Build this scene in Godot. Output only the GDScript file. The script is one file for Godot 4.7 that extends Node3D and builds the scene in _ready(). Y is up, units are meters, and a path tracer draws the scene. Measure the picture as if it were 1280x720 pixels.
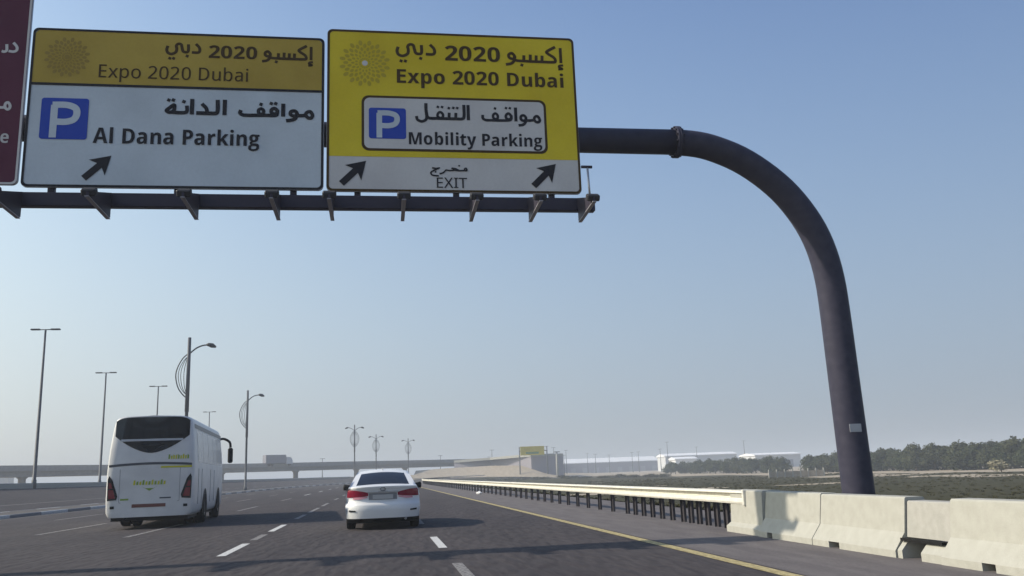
extends Node3D
# A desert motorway seen from a following car: portal sign gantry, coach, white saloon, barriers, flyover and hazy skyline.
# World: road runs along -Z, X to the right, Y up, metres.

var mats := {}
var used_names := {}
var rng := RandomNumberGenerator.new()
const SIGN_Z := -16.0

# ------------------------------------------------------------------ naming
func numbered(n: String) -> String:
	if not used_names.has(n):
		used_names[n] = 0
		return n
	used_names[n] += 1
	return "%s_%03d" % [n, used_names[n]]

func thing(called: String, label: String, category: String, at := Vector3.ZERO, turn := 0.0, group := "") -> Node3D:
	var o := Node3D.new()
	o.name = numbered(called)
	add_child(o)
	o.position = at
	o.rotation.y = turn
	tag(o, label, category, group)
	return o

func tag(o: Node, label: String, category: String, group := "") -> void:
	o.set_meta("label", label)
	o.set_meta("category", category)
	if group != "":
		o.set_meta("group", group)

func put(called: String, m: Mesh, mt: Material, parent: Node = null, at := Vector3.ZERO) -> MeshInstance3D:
	var o := MeshInstance3D.new()
	o.mesh = m
	o.material_override = mt
	o.cast_shadow = GeometryInstance3D.SHADOW_CASTING_SETTING_ON
	if parent == null:
		o.name = numbered(called)
		add_child(o)
	else:
		o.name = called
		parent.add_child(o, true)
	o.position = at
	return o

func structure(called: String, m: Mesh, mt: Material) -> MeshInstance3D:
	var o := put(called, m, mt)
	o.set_meta("kind", "structure")
	return o

# ------------------------------------------------------------------ materials
func lin(r: float, g: float, b: float) -> Color:
	return Color(r, g, b).linear_to_srgb()

func mat(key: String, c: Color, rough := 0.7, metal := 0.0) -> StandardMaterial3D:
	if mats.has(key):
		return mats[key]
	var m := StandardMaterial3D.new()
	m.resource_name = key
	m.albedo_color = c
	m.roughness = rough
	m.metallic = metal
	m.metallic_specular = 0.5 if rough < 0.5 else 0.25
	mats[key] = m
	return m

# a tiling colour texture: coarse patches mixed between two linear colours, times a fine grain
func grain_texture(seed_: int, freq: float, a: Vector3, b: Vector3, fine: float, size := 512, speck := 0.0) -> ImageTexture:
	var n := FastNoiseLite.new()
	n.seed = seed_
	n.frequency = freq
	n.fractal_octaves = 5
	var base := n.get_seamless_image(size, size)
	var n2 := FastNoiseLite.new()
	n2.seed = seed_ + 7
	n2.frequency = 0.22
	n2.fractal_octaves = 3
	var small := n2.get_seamless_image(size, size)
	var d0 := base.get_data()
	var d1 := small.get_data()
	var out := PackedByteArray()
	out.resize(size * size * 3)
	var r := RandomNumberGenerator.new()
	r.seed = seed_
	for i in size * size:
		var t := clampf((d0[i] / 255.0 - 0.5) * 1.5 + 0.5, 0.0, 1.0)
		var k := 1.0 + fine * ((d1[i] / 255.0 - 0.5) * 2.0 + (r.randf() - 0.5) * 0.8)
		if speck > 0.0 and r.randf() < speck:
			k *= 1.6
		var c := a.lerp(b, t) * k
		var s := Color(clampf(c.x, 0, 1), clampf(c.y, 0, 1), clampf(c.z, 0, 1)).linear_to_srgb()
		out[i * 3] = int(s.r * 255.0)
		out[i * 3 + 1] = int(s.g * 255.0)
		out[i * 3 + 2] = int(s.b * 255.0)
	var img := Image.create_from_data(size, size, false, Image.FORMAT_RGB8, out)
	img.generate_mipmaps()
	return ImageTexture.create_from_image(img)

func textured(key: String, tex: Texture2D, scale: Vector3, rough := 0.85) -> StandardMaterial3D:
	var m := mat(key, Color.WHITE, rough)
	m.albedo_texture = tex
	m.uv1_triplanar = true
	m.uv1_world_triplanar = true
	m.uv1_scale = scale
	return m

func noise_normal(freq: float, strength: float, seed_: int) -> Texture2D:
	var n := FastNoiseLite.new()
	n.seed = seed_
	n.frequency = freq
	var im := n.get_seamless_image(256, 256)
	im.convert(Image.FORMAT_RGBA8)
	im.bump_map_to_normal_map(strength)
	im.generate_mipmaps()
	return ImageTexture.create_from_image(im)

# ------------------------------------------------------------------ geometry helpers
func begin(smooth := false) -> SurfaceTool:
	var st := SurfaceTool.new()
	st.begin(Mesh.PRIMITIVE_TRIANGLES)
	st.set_smooth_group(0 if smooth else -1)
	return st

func done(st: SurfaceTool) -> ArrayMesh:
	st.generate_normals()
	return st.commit()

func tri(st: SurfaceTool, a: Vector3, b: Vector3, c: Vector3) -> void:
	st.add_vertex(a)
	st.add_vertex(b)
	st.add_vertex(c)

# corners anticlockwise seen from the front
func quad(st: SurfaceTool, a: Vector3, b: Vector3, c: Vector3, d: Vector3) -> void:
	tri(st, a, c, b)
	tri(st, a, d, c)

func box(st: SurfaceTool, c: Vector3, s: Vector3, bs := Basis.IDENTITY, bevel := 0.0) -> void:
	var h := s * 0.5
	if bevel <= 0.0:
		var p := []
		for i in 8:
			p.append(c + bs * Vector3(h.x if i & 1 else -h.x, h.y if i & 2 else -h.y, h.z if i & 4 else -h.z))
		quad(st, p[4], p[5], p[7], p[6])
		quad(st, p[1], p[0], p[2], p[3])
		quad(st, p[5], p[1], p[3], p[7])
		quad(st, p[0], p[4], p[6], p[2])
		quad(st, p[6], p[7], p[3], p[2])
		quad(st, p[0], p[1], p[5], p[4])
		return
	# chamfered: a stack of rings up the Y axis
	var k := minf(bevel, minf(h.x, minf(h.y, h.z)) * 0.95)
	var levels := [[-h.y, k], [-h.y + k, 0.0], [h.y - k, 0.0], [h.y, k]]
	var rings := []
	for l in levels:
		var inset: float = l[1]
		var x: float = h.x - inset
		var z: float = h.z - inset
		var e: float = maxf(k - inset, 0.001)
		var ring := []
		for q in [[x, z - e], [x - e, z], [-x + e, z], [-x, z - e], [-x, -z + e], [-x + e, -z], [x - e, -z], [x, -z + e]]:
			ring.append(c + bs * Vector3(q[0], l[0], q[1]))
		rings.append(ring)
	skin_rings(st, rings, true, true)

# joins closed rings; rings listed so that the outside stays outside is not vital (both sides draw)
func skin_rings(st: SurfaceTool, rings: Array, cap0: bool, cap1: bool) -> void:
	for i in rings.size() - 1:
		var a: Array = rings[i]
		var b: Array = rings[i + 1]
		var n := a.size()
		for j in n:
			var k := (j + 1) % n
			tri(st, a[j], a[k], b[j])
			tri(st, a[k], b[k], b[j])
	for e in [[cap0, 0], [cap1, rings.size() - 1]]:
		if e[0]:
			var r: Array = rings[e[1]]
			var m := Vector3.ZERO
			for p in r:
				m += p
			m /= r.size()
			for j in r.size():
				if e[1] == 0:
					tri(st, m, r[(j + 1) % r.size()], r[j])
				else:
					tri(st, m, r[j], r[(j + 1) % r.size()])

func tube(st: SurfaceTool, pts: Array, radii: Array, seg := 12, caps := true) -> void:
	var rings := []
	var side := Vector3.ZERO
	for i in pts.size():
		var d: Vector3 = (pts[mini(i + 1, pts.size() - 1)] - pts[maxi(i - 1, 0)]).normalized()
		if side == Vector3.ZERO:
			side = d.cross(Vector3(0.31, 0.2, 0.93)).normalized()
		side = (side - d * side.dot(d)).normalized()
		var up := d.cross(side)
		var r: float = radii[mini(i, radii.size() - 1)]
		var ring := []
		for j in seg:
			var a := TAU * j / seg
			ring.append(pts[i] + (side * cos(a) + up * sin(a)) * r)
		rings.append(ring)
	skin_rings(st, rings, caps, caps)

func smooth_path(pts: Array, per: int, closed := false) -> Array:
	var out := []
	var n := pts.size()
	var last := n if closed else n - 1
	for i in last:
		var p0 = pts[(i - 1 + n) % n] if closed else pts[maxi(i - 1, 0)]
		var p1 = pts[i]
		var p2 = pts[(i + 1) % n]
		var p3 = pts[(i + 2) % n] if closed else pts[mini(i + 2, n - 1)]
		for k in per:
			var t := float(k) / per
			out.append(0.5 * ((2.0 * p1) + (p2 - p0) * t + (2.0 * p0 - 5.0 * p1 + 4.0 * p2 - p3) * t * t + (3.0 * p1 - p0 - 3.0 * p2 + p3) * t * t * t))
	if not closed:
		out.append(pts[n - 1])
	return out

# extrudes a closed profile given in a plane (a,b) along offsets; to3(a, b, s) gives the point
func prism(st: SurfaceTool, poly: PackedVector2Array, to3: Callable, s0: float, s1: float) -> void:
	var idx := Geometry2D.triangulate_polygon(poly)
	for i in range(0, idx.size(), 3):
		tri(st, to3.call(poly[idx[i]], s1), to3.call(poly[idx[i + 1]], s1), to3.call(poly[idx[i + 2]], s1))
		tri(st, to3.call(poly[idx[i]], s0), to3.call(poly[idx[i + 2]], s0), to3.call(poly[idx[i + 1]], s0))
	for i in poly.size():
		var k := (i + 1) % poly.size()
		quad(st, to3.call(poly[i], s0), to3.call(poly[k], s0), to3.call(poly[k], s1), to3.call(poly[i], s1))

func rounded(x0: float, y0: float, x1: float, y1: float, r: float, n := 5) -> PackedVector2Array:
	var p := PackedVector2Array()
	for c in [[x1 - r, y1 - r, 0.0], [x0 + r, y1 - r, 0.5 * PI], [x0 + r, y0 + r, PI], [x1 - r, y0 + r, 1.5 * PI]]:
		for i in n + 1:
			var a: float = c[2] + 0.5 * PI * i / n
			p.append(Vector2(c[0] + r * cos(a), c[1] + r * sin(a)))
	return p

func flat_poly(poly: PackedVector2Array, z: float) -> ArrayMesh:
	var st := begin()
	var idx := Geometry2D.triangulate_polygon(poly)
	for i in range(0, idx.size(), 3):
		var a := poly[idx[i]]
		var b := poly[idx[i + 1]]
		var c := poly[idx[i + 2]]
		if (b - a).cross(c - a) > 0.0:
			var t := b
			b = c
			c = t
		tri(st, Vector3(a.x, a.y, z), Vector3(b.x, b.y, z), Vector3(c.x, c.y, z))
	return done(st)

func ring_poly(outer: PackedVector2Array, inner: PackedVector2Array, z: float) -> ArrayMesh:
	var st := begin()
	for i in outer.size():
		var k := (i + 1) % outer.size()
		quad(st, Vector3(outer[i].x, outer[i].y, z), Vector3(outer[k].x, outer[k].y, z), Vector3(inner[k].x, inner[k].y, z), Vector3(inner[i].x, inner[i].y, z))
	return done(st)

# brush strokes of lettering: each entry [closed, thickness factor, points]; "src" box is mapped on "dst" box (y of src runs down)
func strokes(list: Array, src: Rect2, dst: Rect2, thick: float, z: float) -> ArrayMesh:
	var st := begin()
	var layer := 0
	for s in list:
		var pts := []
		for q in s[2]:
			pts.append(Vector2(dst.position.x + (q[0] - src.position.x) / src.size.x * dst.size.x, dst.position.y + (1.0 - (q[1] - src.position.y) / src.size.y) * dst.size.y))
		var closed: bool = s[0]
		var w: float = thick * s[1] * 0.5
		var zz := z + layer * 0.0004
		layer += 1
		if pts.size() == 1:
			var c: Vector2 = pts[0]
			for k in 4:
				var a := TAU * k / 4.0 + 0.4
				var b := TAU * (k + 1) / 4.0 + 0.4
				tri(st, Vector3(c.x, c.y, zz), Vector3(c.x + cos(b) * w * 1.25, c.y + sin(b) * w * 1.25, zz), Vector3(c.x + cos(a) * w * 1.25, c.y + sin(a) * w * 1.25, zz))
			continue
		var path := smooth_path(pts, 6, closed) if pts.size() > 2 else pts
		var n := path.size()
		var lefts := []
		var rights := []
		for i in n:
			var d: Vector2
			if closed:
				d = path[(i + 1) % n] - path[(i - 1 + n) % n]
			else:
				d = path[mini(i + 1, n - 1)] - path[maxi(i - 1, 0)]
			d = d.normalized()
			var nn := Vector2(-d.y, d.x) * w
			var ext := Vector2.ZERO
			if not closed and i == 0:
				ext = -d * w * 0.6
			if not closed and i == n - 1:
				ext = d * w * 0.6
			lefts.append(path[i] + nn + ext)
			rights.append(path[i] - nn + ext)
		for i in (n if closed else n - 1):
			var k := (i + 1) % n
			quad(st, Vector3(rights[i].x, rights[i].y, zz), Vector3(rights[k].x, rights[k].y, zz), Vector3(lefts[k].x, lefts[k].y, zz), Vector3(lefts[i].x, lefts[i].y, zz))
	return done(st)

func words(parent: Node3D, list: Array, src: Rect2, dst: Rect2, thick: float, z: float, m: Material) -> void:
	# every joined group of letters is a piece of its own: strokes whose extents overlap belong together
	for w in list:
		var items := []
		for st in w:
			var lo := 1e9
			var hi := -1e9
			for q in st[2]:
				lo = minf(lo, q[0])
				hi = maxf(hi, q[0])
			items.append([lo - 4.0, hi + 4.0, st])
		items.sort_custom(func(a, b): return a[0] < b[0])
		var cluster := []
		var reach := -1e9
		for it in items:
			if it[0] > reach and cluster.size() > 0:
				put("lettering", strokes(cluster, src, dst, thick, z), m, parent)
				cluster = []
			cluster.append(it[2])
			reach = maxf(reach, it[1])
		if cluster.size() > 0:
			put("lettering", strokes(cluster, src, dst, thick, z), m, parent)

# lettering in a font, fitted into x0..x1 with its capitals between y0 (baseline) and y1
func lettering(parent: Node3D, text: String, x0: float, x1: float, y0: float, y1: float, z: float, m: Material, bold := 700) -> void:
	var f := SystemFont.new()
	f.font_names = PackedStringArray(["Droid Sans"])
	f.font_weight = 700 if bold >= 600 else 400
	var t := TextMesh.new()
	t.font = f
	t.font_size = 64
	t.pixel_size = 0.01
	t.depth = 0.004
	t.text = text
	t.horizontal_alignment = HORIZONTAL_ALIGNMENT_LEFT
	t.vertical_alignment = VERTICAL_ALIGNMENT_BOTTOM
	var cap := TextMesh.new()
	cap.font = f
	cap.font_size = 64
	cap.pixel_size = 0.01
	cap.depth = 0.004
	cap.text = "E"
	cap.horizontal_alignment = HORIZONTAL_ALIGNMENT_LEFT
	cap.vertical_alignment = VERTICAL_ALIGNMENT_BOTTOM
	var ab := t.get_aabb()
	var cb := cap.get_aabb()
	var sx := (x1 - x0) / ab.size.x
	var sy := (y1 - y0) / cb.size.y
	var before := ""
	for word in text.split(" "):
		var w := t.duplicate() as TextMesh
		w.text = word
		var adv := f.get_string_size(before, HORIZONTAL_ALIGNMENT_LEFT, -1, 64).x * 0.01
		var o := put("lettering", w, m, parent)
		o.scale = Vector3(sx, sy, 1.0)
		o.position = Vector3(x0 + (adv - ab.position.x) * sx, y0 - cb.position.y * sy, z)
		before += word + " "

# ------------------------------------------------------------------ the course of the road
func bend(zz: float) -> float:
	if zz < 130.0:
		return 0.0
	var a := minf(zz, 330.0) - 130.0
	return 0.0008 * a * a + maxf(zz - 330.0, 0.0) * 0.32

func smooth01(a: float, b: float, x: float) -> float:
	var t := clampf((x - a) / (b - a), 0.0, 1.0)
	return t * t * (3.0 - 2.0 * t)

var hills := FastNoiseLite.new()
func land(x: float, z: float) -> float:
	var q := x - bend(-z)
	if q > 7.3:
		var wob := hills.get_noise_2d(x * 0.7, z * 0.7) * 0.5 * smooth01(12, 30, q)
		return -0.05 - 1.45 * smooth01(9.0, 17.0, q) + wob
	if q < -31.0:
		return lerpf(1.36, 1.95, smooth01(31.0, 50.0, -q)) * (1.0 - smooth01(60.0, 160.0, -q))
	if q < -20.7:
		return -0.1 + 1.44 * (-20.7 - q) / 10.3
	return -0.06

# sheet that follows the road between two offsets
func strip(q0: float, q1: float, z0: float, z1: float, y: float, step := 10.0, y_edge = null) -> ArrayMesh:
	var st := begin()
	var z := z0
	while z < z1 - 0.01:
		var n := minf(z + step, z1)
		var a := bend(z)
		var b := bend(n)
		var yb: float = y if y_edge == null else y_edge
		quad(st, Vector3(q0 + a, y, -z), Vector3(q1 + a, yb, -z), Vector3(q1 + b, yb, -n), Vector3(q0 + b, y, -n))
		z = n
	return done(st)

func _ready() -> void:
	rng.seed = 20
	hills.seed = 4
	hills.frequency = 0.02
	set_camera()
	set_sky()
	make_materials()
	build_ground()
	build_road()
	build_left_side()
	build_flyover()
	build_gantry()
	build_signs()
	build_barriers()
	build_guardrail()
	build_coach()
	build_car()
	build_lamps()
	build_far_things()
	build_trees()
	build_field_plants()

# ------------------------------------------------------------------ camera, sky, sun
func set_camera() -> void:
	var f := 1080.0
	var d := Vector3((475.0 - 640.0) / f, -(597.0 - 360.0) / f, -1.0).normalized()
	var h := Vector3(1.0, 0.038, 0.0)
	var up := d.cross(h).normalized()
	if up.y < 0.0:
		up = -up
	var rt := d.cross(up)
	var cam := Camera3D.new()
	cam.name = "camera"
	# columns: camera axes in the world
	cam.basis = Basis(Vector3(rt.x, up.x, -d.x), Vector3(rt.y, up.y, -d.y), Vector3(rt.z, up.z, -d.z))
	cam.position = Vector3(0, 1.25, 0)
	cam.fov = rad_to_deg(2.0 * atan(360.0 / f))
	cam.near = 0.1
	cam.far = 9000.0
	add_child(cam)
	cam.current = true

func set_sky() -> void:
	var el := deg_to_rad(34.5)
	var ahead := deg_to_rad(7.0)
	var to_sun := Vector3(-cos(el) * cos(ahead), sin(el), -cos(el) * sin(ahead))
	var w := 512
	var hgt := 256
	var img := Image.create(w, hgt, false, Image.FORMAT_RGBF)
	for j in hgt:
		var up := PI * (0.5 - (j + 0.5) / hgt)
		for i in w:
			var az := TAU * (i + 0.5) / w
			# Godot's panorama: u = atan2(x, -z) / TAU
			var lon := az
			var dir := Vector3(sin(lon) * cos(up), sin(up), -cos(lon) * cos(up))
			var e := maxf(rad_to_deg(up), 0.0)
			# hazy desert sky: pale towards the horizon, deeper blue with height, brighter round the sun
			var g := rad_to_deg(acos(clampf(dir.dot(to_sun), -1.0, 1.0)))
			var low := exp(-e / 9.0)
			var high := minf(e, 45.0) / 30.0
			var glow := minf(exp(-g / 45.0), 0.72)
			var c := Vector3(exp(-0.845 - 0.617 * low - 1.513 * high + 4.482 * glow), exp(-0.525 - 0.771 * low - 1.231 * high + 3.716 * glow), exp(-0.31 - 0.787 * low - 0.675 * high + 2.503 * glow))
			img.set_pixel(i, j, Color(c.x, c.y, c.z))
	var pan := PanoramaSkyMaterial.new()
	pan.panorama = ImageTexture.create_from_image(img)
	var sky := Sky.new()
	sky.sky_material = pan
	var env := Environment.new()
	env.background_mode = Environment.BG_SKY
	env.sky = sky
	env.tonemap_mode = Environment.TONE_MAPPER_LINEAR
	env.tonemap_exposure = 1.0
	env.sdfgi_enabled = true
	env.ssao_enabled = true
	env.ssil_enabled = true
	env.fog_enabled = true
	env.fog_density = 0.001
	env.fog_light_color = Color(0.93, 0.96, 1.0)
	var we := WorldEnvironment.new()
	we.name = "world_environment"
	we.environment = env
	add_child(we)
	var sun := DirectionalLight3D.new()
	sun.name = "sun"
	sun.light_energy = 1.6
	sun.light_color = Color(1.0, 0.955, 0.88)
	sun.light_angular_distance = 0.6
	sun.shadow_enabled = true
	add_child(sun)
	sun.look_at_from_position(to_sun * 100.0, Vector3.ZERO, Vector3.UP)

func make_materials() -> void:
	var asphalt := textured("asphalt", grain_texture(11, 0.006, Vector3(0.047, 0.042, 0.045), Vector3(0.060, 0.053, 0.055), 0.11, 1024), Vector3(0.09, 0.09, 0.018), 0.92)
	asphalt.normal_enabled = true
	asphalt.normal_texture = noise_normal(0.2, 3.0, 3)
	asphalt.normal_scale = 0.2
	textured("shoulder_asphalt", grain_texture(12, 0.015, Vector3(0.112, 0.101, 0.102), Vector3(0.146, 0.133, 0.131), 0.18), Vector3(0.3, 0.3, 0.06), 0.9)
	textured("sand", grain_texture(13, 0.02, Vector3(0.30, 0.25, 0.185), Vector3(0.40, 0.34, 0.26), 0.2), Vector3(0.05, 0.05, 0.05), 0.95)
	textured("scrubland", grain_texture(14, 0.03, Vector3(0.028, 0.027, 0.008), Vector3(0.052, 0.045, 0.016), 0.3), Vector3(0.06, 0.06, 0.06), 0.95)
	textured("concrete", grain_texture(15, 0.02, Vector3(0.345, 0.34, 0.30), Vector3(0.385, 0.38, 0.34), 0.10), Vector3(0.5, 0.5, 0.5), 0.85)
	textured("grey_concrete", grain_texture(16, 0.02, Vector3(0.32, 0.315, 0.285), Vector3(0.37, 0.36, 0.33), 0.12), Vector3(0.5, 0.5, 0.5), 0.9)
	textured("bridge_concrete", grain_texture(17, 0.02, Vector3(0.22, 0.215, 0.21), Vector3(0.29, 0.28, 0.27), 0.12), Vector3(0.1, 0.1, 0.1), 0.9)
	textured("paving", grain_texture(18, 0.03, Vector3(0.075, 0.07, 0.068), Vector3(0.11, 0.10, 0.095), 0.2), Vector3(0.3, 0.3, 0.3), 0.9)
	textured("fresh_white_paint", grain_texture(19, 0.05, Vector3(0.33, 0.33, 0.325), Vector3(0.66, 0.66, 0.64), 0.3, 256), Vector3(1.2, 1.2, 1.2), 0.7)
	textured("worn_white_paint", grain_texture(20, 0.06, Vector3(0.07, 0.066, 0.07), Vector3(0.30, 0.29, 0.28), 0.35, 256), Vector3(0.9, 0.9, 0.9), 0.8)
	textured("yellow_line_paint", grain_texture(21, 0.05, Vector3(0.27, 0.22, 0.11), Vector3(0.44, 0.375, 0.20), 0.3, 256), Vector3(0.9, 0.9, 0.3), 0.8)
	textured("gantry_paint", grain_texture(22, 0.02, Vector3(0.034, 0.034, 0.054), Vector3(0.050, 0.048, 0.070), 0.08), Vector3(0.4, 0.4, 0.4), 0.5)
	textured("galvanised", grain_texture(23, 0.03, Vector3(0.60, 0.58, 0.51), Vector3(0.70, 0.68, 0.60), 0.08, 256), Vector3(0.7, 0.7, 0.7), 0.5)
	textured("bark", grain_texture(24, 0.05, Vector3(0.06, 0.05, 0.04), Vector3(0.11, 0.09, 0.07), 0.3, 256), Vector3(1, 1, 1), 0.95)
	mat("rail_post_steel", lin(0.055, 0.05, 0.056), 0.6, 0.1)
	mat("beam_steel", lin(0.045, 0.040, 0.056), 0.5, 0.1)
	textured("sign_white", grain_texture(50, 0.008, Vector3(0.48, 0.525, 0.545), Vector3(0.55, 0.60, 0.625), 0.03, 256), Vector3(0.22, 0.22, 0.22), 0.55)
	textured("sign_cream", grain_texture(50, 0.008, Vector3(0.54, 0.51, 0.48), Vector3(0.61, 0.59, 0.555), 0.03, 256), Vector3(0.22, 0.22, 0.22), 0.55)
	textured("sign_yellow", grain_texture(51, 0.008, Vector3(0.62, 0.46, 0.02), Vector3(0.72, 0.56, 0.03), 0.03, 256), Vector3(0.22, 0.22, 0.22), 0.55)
	textured("sign_gold", grain_texture(49, 0.008, Vector3(0.40, 0.275, 0.045), Vector3(0.48, 0.34, 0.06), 0.03, 256), Vector3(0.22, 0.22, 0.22), 0.55)
	textured("sign_maroon", grain_texture(51, 0.008, Vector3(0.09, 0.022, 0.042), Vector3(0.115, 0.028, 0.052), 0.03, 256), Vector3(0.22, 0.22, 0.22), 0.55)
	mat("sign_blue", lin(0.025, 0.065, 0.38), 0.5)
	mat("sign_black", lin(0.02, 0.02, 0.025), 0.6)
	mat("sign_brown", lin(0.062, 0.036, 0.010), 0.6)
	mat("logo_bronze", lin(0.45, 0.335, 0.03), 0.6)
	mat("logo_gold_dark", lin(0.31, 0.21, 0.045), 0.6)
	mat("aluminium", lin(0.42, 0.42, 0.43), 0.4, 0.6)
	mat("hole_dark", lin(0.015, 0.015, 0.015), 0.95)
	mat("lamp_grey", lin(0.085, 0.09, 0.098), 0.5, 0.1)
	mat("lamp_dark", lin(0.05, 0.05, 0.055), 0.5, 0.2)
	mat("lamp_glass", lin(0.55, 0.56, 0.55), 0.2)

# ------------------------------------------------------------------ land and road
func build_ground() -> void:
	var xs := [-4500.0, -2500.0, -1400.0, -800.0, -450.0, -260.0, -170.0, -120.0, -90.0, -60.0, -50.0, -40.0, -31.0, -20.8, -15.0, -10.0, 0.0, 7.3, 8.5, 10.0, 12.0, 14.0, 16.0, 20.0, 30.0, 40.0, 55.0, 70.0, 90.0, 110.0, 130.0, 160.0, 200.0, 260.0, 350.0, 500.0, 800.0, 1400.0, 2500.0, 4500.0]
	var zs := [150.0, 60.0, 20.0]
	var z := 0.0
	while z > -700.0:
		zs.append(z)
		z -= 12.0 if z > -360.0 else 40.0
	for e in [-750.0, -900.0, -1200.0, -1700.0, -2600.0, -4500.0, -7000.0]:
		zs.append(e)
	var st := begin(true)
	for j in zs.size() - 1:
		for i in xs.size() - 1:
			var p := []
			for c in [[i, j], [i + 1, j], [i + 1, j + 1], [i, j + 1]]:
				var zz: float = zs[c[1]]
				var x: float = xs[c[0]] + bend(-zz) * (1.0 if -zz < 520.0 else 0.0)
				p.append(Vector3(x, land(x, zz), zz))
			quad(st, p[0], p[1], p[2], p[3])
	structure("ground", done(st), mats["sand"])
	# scrubby field beyond the barrier, laid on the ground
	var fs := begin(true)
	var fx := [8.2, 10.0, 12.0, 14.0, 16.0, 20.0, 26.0, 34.0, 44.0, 56.0, 68.0, 80.0, 92.0]
	var k := -30.0
	while k < 330.0:
		for i in fx.size() - 1:
			var p := []
			for c in [[fx[i], k], [fx[i + 1], k], [fx[i + 1], k + 6.0], [fx[i], k + 6.0]]:
				var x: float = maxf(c[0], 0.0)
				var b := bend(c[1])
				x = lerpf(9.35 + b, maxf(92.0, 30.0 + b) + 4.0 * hills.get_noise_2d(c[1] * 2.0, 9.0), (c[0] - 8.2) / 83.8)
				p.append(Vector3(x, land(x, -c[1]) + 0.05, -c[1]))
			quad(fs, p[0], p[1], p[2], p[3])
		k += 6.0
	structure("field", done(fs), mats["scrubland"])

func dash(road: Node3D, q: float, z0: float, z1: float, w: float, m: Material) -> void:
	var a := bend(z0)
	var b := bend(z1)
	var st := begin()
	quad(st, Vector3(q - w * 0.5 + a, 0.006, -z0), Vector3(q + w * 0.5 + a, 0.006, -z0), Vector3(q + w * 0.5 + b, 0.006, -z1), Vector3(q - w * 0.5 + b, 0.006, -z1))
	put("lane_dash", done(st), m, road)

func build_road() -> void:
	var road := structure("road", strip(-17.55, 4.72, -60, 470, 0.0, 6.0), mats["asphalt"])
	structure("shoulder", strip(4.72, 9.3, -60, 470, 0.002, 6.0, -0.025), mats["shoulder_asphalt"])
	put("edge_line", strip(4.47, 4.66, -60, 400, 0.006, 6.0), mats["yellow_line_paint"], road)
	put("edge_line", strip(-17.1, -16.92, -60, 400, 0.006, 6.0), mats["worn_white_paint"], road)
	var fresh: Material = mats["fresh_white_paint"]
	var worn: Material = mats["worn_white_paint"]
	# right-hand lane line
	for d in [[11.0, 13.0, 0], [15.8, 18.7, 1], [23.8, 26.6, 0], [31.4, 34.2, 0], [39.0, 42.0, 0], [46.5, 49.5, 0], [54.0, 57.0, 0], [3.4, 6.2, 0]]:
		dash(road, 1.09, d[0], d[1], 0.15, fresh if d[2] == 1 else worn)
	for d in [[9.0, 12.0, 0], [16.4, 19.4, 1], [20.4, 22.4, 0], [23.6, 26.9, 1], [30.5, 34.0, 0], [36.0, 41.5, 0], [44.0, 49.0, 0]]:
		dash(road, -2.77, d[0], d[1], 0.16, fresh if d[2] == 1 else worn)
	var z := 56.0
	while z < 300.0:
		dash(road, 1.09, z + 6.0, z + 10.0, 0.16, worn)
		dash(road, -2.77, z, z + 4.5, 0.16, worn)
		z += 12.0
	for row in [[-6.4, 24.0, fresh], [-9.75, 27.5, worn], [-13.5, 22.0, worn]]:
		z = row[1]
		while z < 320.0:
			dash(road, row[0], z, z + 6.5, 0.17, row[2] if z > 60.0 else worn)
			z += 18.0

func build_left_side() -> void:
	# median with painted kerb stones
	var st := begin()
	var z := -40.0
	while z < 320.0:
		var a := bend(z)
		var b := bend(z + 8.0)
		quad(st, Vector3(-20.6 + a, 0.15, -z), Vector3(-17.8 + a, 0.15, -z), Vector3(-17.8 + b, 0.15, -z - 8.0), Vector3(-20.6 + b, 0.15, -z - 8.0))
		z += 8.0
	var med := structure("median", done(st), mats["paving"])
	var white := mats["fresh_white_paint"] as Material
	var dark := mat("kerb_dark_paint", lin(0.20, 0.20, 0.205), 0.8)
	var ks := begin()
	box(ks, Vector3.ZERO, Vector3(0.2, 0.3, 3.96), Basis.IDENTITY, 0.03)
	var kerb := done(ks)
	for side in [-17.67, -20.72]:
		for i in 70:
			var zz := 12.0 + i * 4.0
			var o := put("kerb_stone", kerb, white if (i % 2) == 0 else dark, med, Vector3(side + bend(zz), 0.01, -zz))
			o.rotation.y = -atan((bend(zz + 2.0) - bend(zz - 2.0)) * 0.25)
	# the opposite carriageway climbs away to the left towards the flyover
	var opp := structure("opposite_road", strip(-30.9, -20.86, -40, 330, 1.46, 8.0, 0.02), mats["asphalt"])
	for q in [[-23.6, 0.395], [-27.2, 0.91]]:
		put("lane_line", strip(q[0] - 0.1, q[0] + 0.1, 10, 320, q[1] + 0.032, 8.0, q[1] + 0.004), mats["worn_white_paint"], opp)
	structure("side_road", strip(-50.0, -31.3, -40, 330, 2.1, 8.0, 1.5), mats["asphalt"])
	var ks2 := begin()
	box(ks2, Vector3.ZERO, Vector3(0.34, 0.62, 7.96), Basis.IDENTITY, 0.03)
	var kerb2 := done(ks2)
	for i in 36:
		var zz := 10.0 + i * 8.0
		var o := put("edge_barrier", kerb2, mats["concrete"], opp, Vector3(-31.1 + bend(zz), 1.62, -zz))
		o.rotation.y = -atan((bend(zz + 4.0) - bend(zz - 4.0)) / 8.0)

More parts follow.
